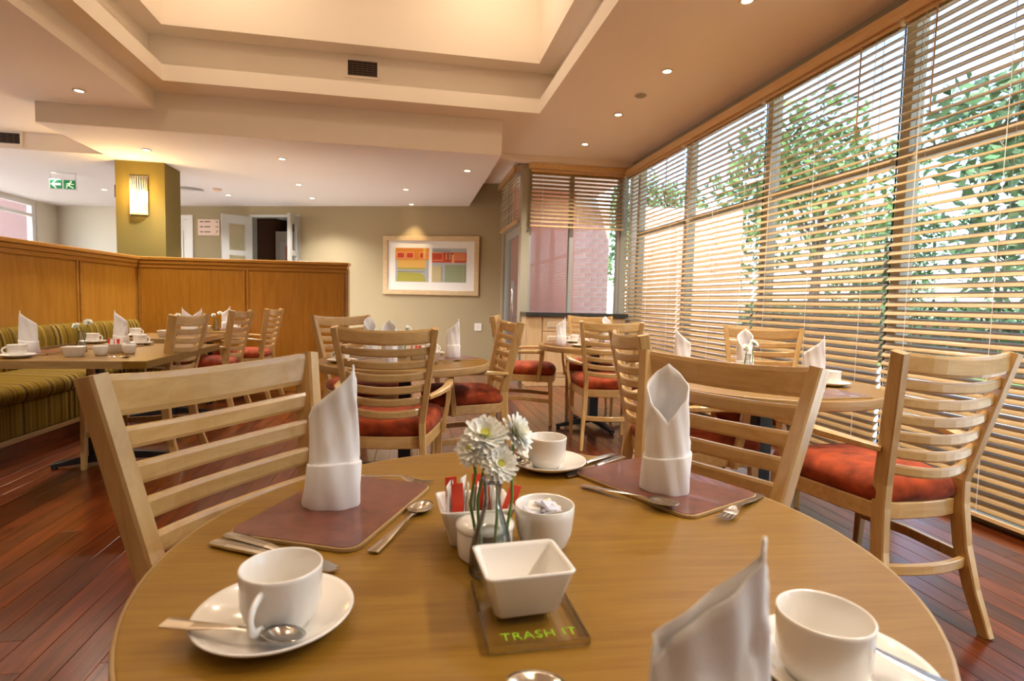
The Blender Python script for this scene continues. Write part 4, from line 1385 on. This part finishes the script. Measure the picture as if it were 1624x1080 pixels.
# ---- other round tables
def mid_setting(items):
    for kind, x, y, rz, lab in items:
        if kind == 'mat':
            pmat.put((x, y, TZ), radians(rz), lab, 'placemats')
        elif kind == 'napA':
            napA.put((x, y, MZ), radians(rz), lab, NG)
        elif kind == 'napB':
            napB.put((x, y, MZ), radians(rz), lab, NG)
        elif kind == 'cup':
            saucer.put((x, y, TZ), 0, 'saucer under the ' + lab.replace('white coffee cup', 'cup').replace(', at the left edge of the photo', ', leftmost'), 'saucers')
            cup.put((x, y, TZ + .0056), radians(rz), lab, 'coffee cups')
        elif kind == 'fork':
            fork.put((x, y, TZ), radians(rz), lab, 'forks')
        elif kind == 'knife':
            knife.put((x, y, TZ), radians(rz), lab, 'table knives')
        elif kind == 'spoon':
            dess.put((x, y, TZ), radians(rz), lab, 'dessert spoons')
        elif kind == 'vase':
            vase((x, y, TZ), lab)
            flower((x + .004, y, TZ + .01), (x + .035, y + .01, TZ + .175), (radians(35), radians(20), 0), 'white flower, the taller in the ' + lab, 'white flowers in small vases', .006, .8)
            flower((x - .006, y, TZ + .01), (x - .018, y - .01, TZ + .155), (radians(40), radians(-20), 0), 'white flower, the lower in the ' + lab, 'white flowers in small vases', -.006, .75)
        elif kind == 'dish':
            square_dish('square_dish', lab, 'dish', (x, y, TZ), radians(rz), group='square white dishes')
        elif kind == 'bowl':
            round_bowl('sachet_bowl', lab, 'bowl', (x, y, TZ), .036, .055, 'small white bowls')
        elif kind == 'box':
            square_dish('sachet_box', lab, 'dish', (x, y, TZ), radians(rz), group='sachet holders')
            for i in range(6):
                red = i % 2 == 0
                sachet((x - .03 + .012 * i, y + random.uniform(-.012, .012), TZ + .02), radians(rz) + random.uniform(-.3, .3), (random.uniform(-.1, .1), random.uniform(-.15, .15)), 'red_paper' if red else 'white_paper',
                       ('red' if red else 'white') + ' sugar sachet in the ' + lab, ('red' if red else 'white') + ' sachets in the ' + lab)
mid_setting([
    ('mat', .265, 3.36, 20, 'dark placemat under the napkin at the right of the middle round table'), ('napB', .265, 3.40, -95, 'white napkin at the right of the middle round table, clear of the chairs'),
    ('mat', -.30, 3.52, -40, 'dark placemat at the back left of the middle round table'), ('napA', -.235, 3.52, 30, 'white napkin in front of the back left armchair of the middle table'),
    ('mat', -.02, 2.98, 0, 'dark red placemat behind the slats of the armchair at the front of the middle table'), ('napA', -.105, 3.02, -8, 'white napkin seen just above the front armchair of the middle table'),
    ('cup', -.36, 3.14, 160, 'white coffee cup at the left edge of the middle round table'), ('cup', .15, 3.60, 30, 'white coffee cup at the back of the middle round table'),
    ('box', .05, 3.33, 10, 'sachet holder on the middle round table'), ('dish', .13, 3.22, 5, 'square white dish on the middle round table'), ('vase', -.04, 3.42, 0, 'bud vase on the middle round table'),
    ('fork', .10, 2.95, 70, 'fork right of the front placemat on the middle table'), ('knife', -.33, 3.30, 30, 'knife left of the sachet holder on the middle table'), ('spoon', .20, 3.10, 60, 'spoon near the right front of the middle table')])
mid_setting([
    ('mat', 1.28, 4.50, -70, 'dark placemat under the napkin at the left of the far round table'), ('napB', 1.255, 4.49, -106, 'white napkin at the left of the far round table, in front of the cabinet drawers'),
    ('cup', 1.40, 4.34, 0, 'white coffee cup at the front left of the far round table'), ('cup', 1.47, 4.80, 200, 'white coffee cup at the back of the far round table'),
    ('mat', 1.70, 4.83, 10, 'dark placemat at the back of the far round table'), ('napA', 1.78, 4.82, 10, 'white napkin seen just above the front armchair of the far table'),
    ('mat', 1.60, 4.25, 0, 'dark placemat at the front of the far round table'), ('box', 1.56, 4.56, 10, 'sachet holder on the far round table'), ('vase', 1.66, 4.62, 0, 'bud vase on the far round table'),
    ('knife', 1.33, 4.62, 60, 'knife behind the napkin on the far round table'), ('fork', 1.72, 4.35, 70, 'fork at the front right of the far round table')])
mid_setting([
    ('mat', 1.36, 2.52, 60, 'dark placemat at the left of the window table'), ('napB', 1.365, 2.585, 62, 'white napkin at the left of the window table'),
    ('mat', 1.78, 2.66, -30, 'dark placemat in front of the armchair by the blind'), ('napA', 1.735, 2.62, -35, 'white napkin in front of the armchair by the blind'),
    ('mat', 1.70, 1.99, 6, 'dark red placemat at the near edge of the window table'), ('napB', 1.672, 2.04, -128, 'white napkin at the near edge of the window table'),
    ('cup', 1.925, 2.23, 20, 'white coffee cup at the right of the window table'), ('vase', 1.635, 2.44, 0, 'bud vase on the window table'),
    ('box', 1.555, 2.47, 20, 'sachet holder on the window table'), ('knife', 1.29, 2.40, -30, 'knife at the left front of the window table'), ('fork', 1.50, 2.02, 100, 'fork left of the near placemat on the window table'), ('spoon', 1.40, 2.16, 80, 'spoon at the near left of the window table')])
saucer.put((1.43, 2.33, TZ), 0, 'empty saucer at the left of the window table', 'saucers')
# ---- bench tables
mid_setting([
    ('cup', -2.03, 3.33, 200, 'white coffee cup on the nearest bench table, at the left edge of the photo'), ('mat', -2.08, 3.58, 90, 'dark placemat on the bench side of the nearest bench table'), ('napB', -2.085, 3.52, 120, 'white napkin on the nearest bench table, at the left edge of the photo'),
    ('dish', -1.80, 3.40, 8, 'square white dish on the nearest bench table'), ('vase', -1.90, 3.66, 0, 'bud vase on the nearest bench table'), ('bowl', -1.70, 3.46, 0, 'small white bowl right of the square dish on the nearest bench table'),
    ('box', -1.70, 3.62, 20, 'sachet holder on the nearest bench table'), ('bowl', -1.60, 3.56, 0, 'small white bowl at the right end of the nearest bench table'), ('knife', -2.05, 3.46, 10, 'knife beside the napkin on the nearest bench table'),
    ('mat', -1.585, 3.70, 0, 'dark placemat at the right end of the nearest bench table') if False else ('spoon', -1.68, 3.30, 15, 'spoon near the corner of the nearest bench table')])
mid_setting([
    ('mat', -1.86, 3.98, 90, 'dark placemat at the back of the nearest bench table'), ('napB', -1.855, 4.03, 100, 'white napkin at the back of the nearest bench table, beside the bench chair'), ('cup', -1.82, 4.20, 0, 'white coffee cup at the back of the nearest bench table'),
    ('cup', -2.16, 4.30, 0, 'white coffee cup on the bench side of the nearest bench table, farther back')])
mid_setting([
    ('dish', -1.98, 5.0, 5, 'square white dish on the middle bench table'), ('vase', -1.97, 5.14, 0, 'bud vase on the middle bench table'), ('mat', -1.83, 5.24, 90, 'dark placemat on the middle bench table'), ('napB', -1.81, 5.22, -70, 'right-hand white napkin on the middle bench table'),
    ('napB', -1.93, 5.33, 112, 'left-hand white napkin on the middle bench table'), ('cup', -2.2, 5.0, 0, 'white coffee cup on the middle bench table')])
mid_setting([
    ('dish', -1.96, 5.86, 5, 'square white dish on the farthest bench table'), ('vase', -1.90, 5.98, 0, 'bud vase on the farthest bench table'), ('mat', -1.88, 6.16, 90, 'dark placemat on the farthest bench table'), ('napB', -1.86, 6.16, -72, 'white napkin on the farthest bench table'),
    ('cup', -1.82, 6.28, 0, 'white coffee cup on the farthest bench table')])

# ------------------------------------------------------------------ outdoors
struct('ground', MB().box(WX + .36, 60, -40, 50, -.25, -.15), 'grass')
struct('ground', MB().box(WX + .36, 9.5, -14, FY + 12, -.148, -.10), 'paving')
struct('ground', MB().box(-14, WX + .35, -14, NEAR - .15, -.20, -.10), 'paving')
struct('ground', MB().box(-14, LX - .16, NEAR - .15, 16, -.20, -.10), 'paving')
struct('ground', MB().box(DX + .3, WX + .35, FY + .2, FY + 8, -.25, -.10), 'paving')
# salmon walls outside
struct('wall_garden', MB().box(1.0, 2.70, 8.95, 9.1, -.1, 3.4), 'salmon')
struct('wall_court', MB().box(LX - 3.6, LX - 3.45, 9.2, 18, -.1, 4.6), 'salmon')
# brick pillar: every brick of its faces is a part
t = thing('brick_pillar', 'pinkish brick pillar outside the far window', 'pillar', (2.80, 9.3, -.1))
obj('core', MB().box(.008, .622, .008, .44, 0, 3.3), 'mortar', t)
bme = {}
def brick(x0, x1, y0, y1, z):
    key = (round(x1 - x0, 3), round(y1 - y0, 3))
    if key not in bme:
        bme[key] = mesh_of('brick', MB().box(0, key[0], 0, key[1], 0, .073, .003), 'brick')
    obj('brick', bme[key], None, t, (x0, y0 + random.uniform(-.002, .002), z))
for k in range(33):
    z = .01 + k * .085
    if k % 2:
        xs = [(0, .205), (.215, .42), (.43, .63)]
    else:
        xs = [(0, .10), (.11, .315), (.325, .53), (.54, .63)]
    for x0, x1 in xs:
        brick(x0, x1, 0, .10, z)
    brick(0, .10, .11, .32, z)
    brick(.53, .63, .11, .32, z)

t = thing('brick_wall', 'brown brick garden wall outside, behind the farthest blind', 'wall', (4.05, 9.7, -.1), radians(-8))
obj('core', MB().box(.008, 2.02, .012, .2, 0, 2.95), 'mortar', t)
for k in range(34):
    z = .01 + k * .085
    x0 = 0.0
    L = .10 if k % 2 else .21
    while x0 < 2.0:
        x1 = min(x0 + L, 2.03)
        if x1 - x0 > .03:
            key = (round(x1 - x0, 3), .06)
            if key not in bme:
                bme[key] = mesh_of('brick', MB().box(0, key[0], 0, key[1], 0, .073, .003), 'brick')
            obj('brick', bme[key], None, t, (x0, random.uniform(-.002, .002), z))
        x0 = x1 + .01
        L = .21

def make_tree(name, seed, h, cr, mat, nleaf, label):
    rnd = random.Random(seed)
    t = thing(name, label, 'tree', group='trees outside the window wall')
    obj('trunk', MB().sweep([(0, 0, -.15), (.05, .02, h * .25), (-.03, .04, h * .5), (.02, 0, h * .85)], .22, .22, up=(1, 0, 0), round_=True, n=10, taper=[1.2, 1, .7, .25]), 'bark', t)
    cl = []
    for k in range(10):
        a = rnd.uniform(0, 2 * pi)
        q = rnd.uniform(.2, .85)
        c = Vector((cr * q * cos(a), cr * q * sin(a), h * rnd.uniform(.42, .92)))
        cl.append((c, cr * rnd.uniform(.35, .6)))
        b0 = Vector((0, .02, h * rnd.uniform(.3, .55)))
        obj('branch', MB().sweep([b0, b0.lerp(c, .5) + Vector((0, 0, .15)), c], .08, .08, round_=True, n=6, taper=[1, .6, .2]), 'bark', t)
    lf = MB()
    for i in range(nleaf):
        c, r = cl[i % len(cl)]
        d = Vector((rnd.gauss(0, 1), rnd.gauss(0, 1), rnd.gauss(0, 1))).normalized() * r * rnd.uniform(.3, 1) ** .5
        p = c + d
        u = Vector((rnd.gauss(0, 1), rnd.gauss(0, 1), rnd.gauss(0, 1))).normalized()
        v = u.cross(Vector((rnd.gauss(0, 1), rnd.gauss(0, 1), rnd.gauss(0, 1)))).normalized()
        s = rnd.uniform(.07, .13)
        lf.add([p - u * s, p + v * s * .45, p + u * s, p - v * s * .45], [(0, 1, 2, 3)])
    o = obj('foliage', lf, mat, t)
    o['kind'] = 'stuff'
    return t
ta = Proto(make_tree('tree', 3, 5.0, 2.0, 'leaf', 3200, 'x'))
tb = Proto(make_tree('tree', 9, 4.2, 1.7, 'leaf2', 3000, 'x'))
TL = 'leafy green tree outside the window wall, seen through the blinds'
for i, (x, y, p, rz) in enumerate(((8.0, .9, ta, 0), (7.8, 5.2, tb, 1), (13.9, 6.2, tb, 2), (8.3, 10.2, ta, 3), (14.2, 14.6, tb, 4), (14.2, .4, tb, 5), (8.3, -4.8, ta, 4.2), (7.6, 15.9, ta, 2.5))):
    p.put((x, y, -.1), rz, TL)
t = thing('hedge', 'long clipped green hedge across the garden beyond the paving, behind the blinds', 'hedge', (11.0, 5.5, -.12))
rnd = random.Random(5)
hl = MB()
for i in range(9000):
    p = Vector((rnd.gauss(0, .28), rnd.uniform(-11, 11), 1.25 * rnd.random() ** .8 + rnd.gauss(0, .06) + .05))
    u = Vector((rnd.gauss(0, 1), rnd.gauss(0, 1), rnd.gauss(0, 1))).normalized()
    v = u.cross(Vector((rnd.gauss(0, 1), rnd.gauss(0, 1), rnd.gauss(0, 1)))).normalized()
    q = rnd.uniform(.07, .14)
    hl.add([p - u * q, p + v * q * .5, p + u * q, p - v * q * .5], [(0, 1, 2, 3)])
o = obj('foliage', hl, 'leaf2', t)
o['kind'] = 'stuff'
obj('stems', MB().box(-.25, .25, -11, 11, 0, .9, .05), 'bark', t)
# pale house across the garden
t = thing('house', 'pale house across the garden, glimpsed through the blinds', 'house', (17.5, 9.5, -.15))
obj('wall', MB().box(0, 6, -3.2, 3.2, 0, 3.0), 'house', t)
obj('roof', MB().add([(-.4, -3.6, 2.98), (6.4, -3.6, 2.98), (6.4, 3.6, 2.98), (-.4, 3.6, 2.98), (3, -3.6, 4.6), (3, 3.6, 4.6)], [(0, 1, 4), (2, 3, 5), (3, 0, 4, 5), (1, 2, 5, 4), (0, 3, 2, 1)]), 'roof', t)
for y in (-2.2, -.5, 1.3):
    f = obj('window', MB().box(-.04, .0, y, y + .95, 1.0, 2.2), 'white_paint', t)
    obj('pane', MB().box(-.06, -.04, y + .07, y + .88, 1.07, 2.13), 'darkglass', f)
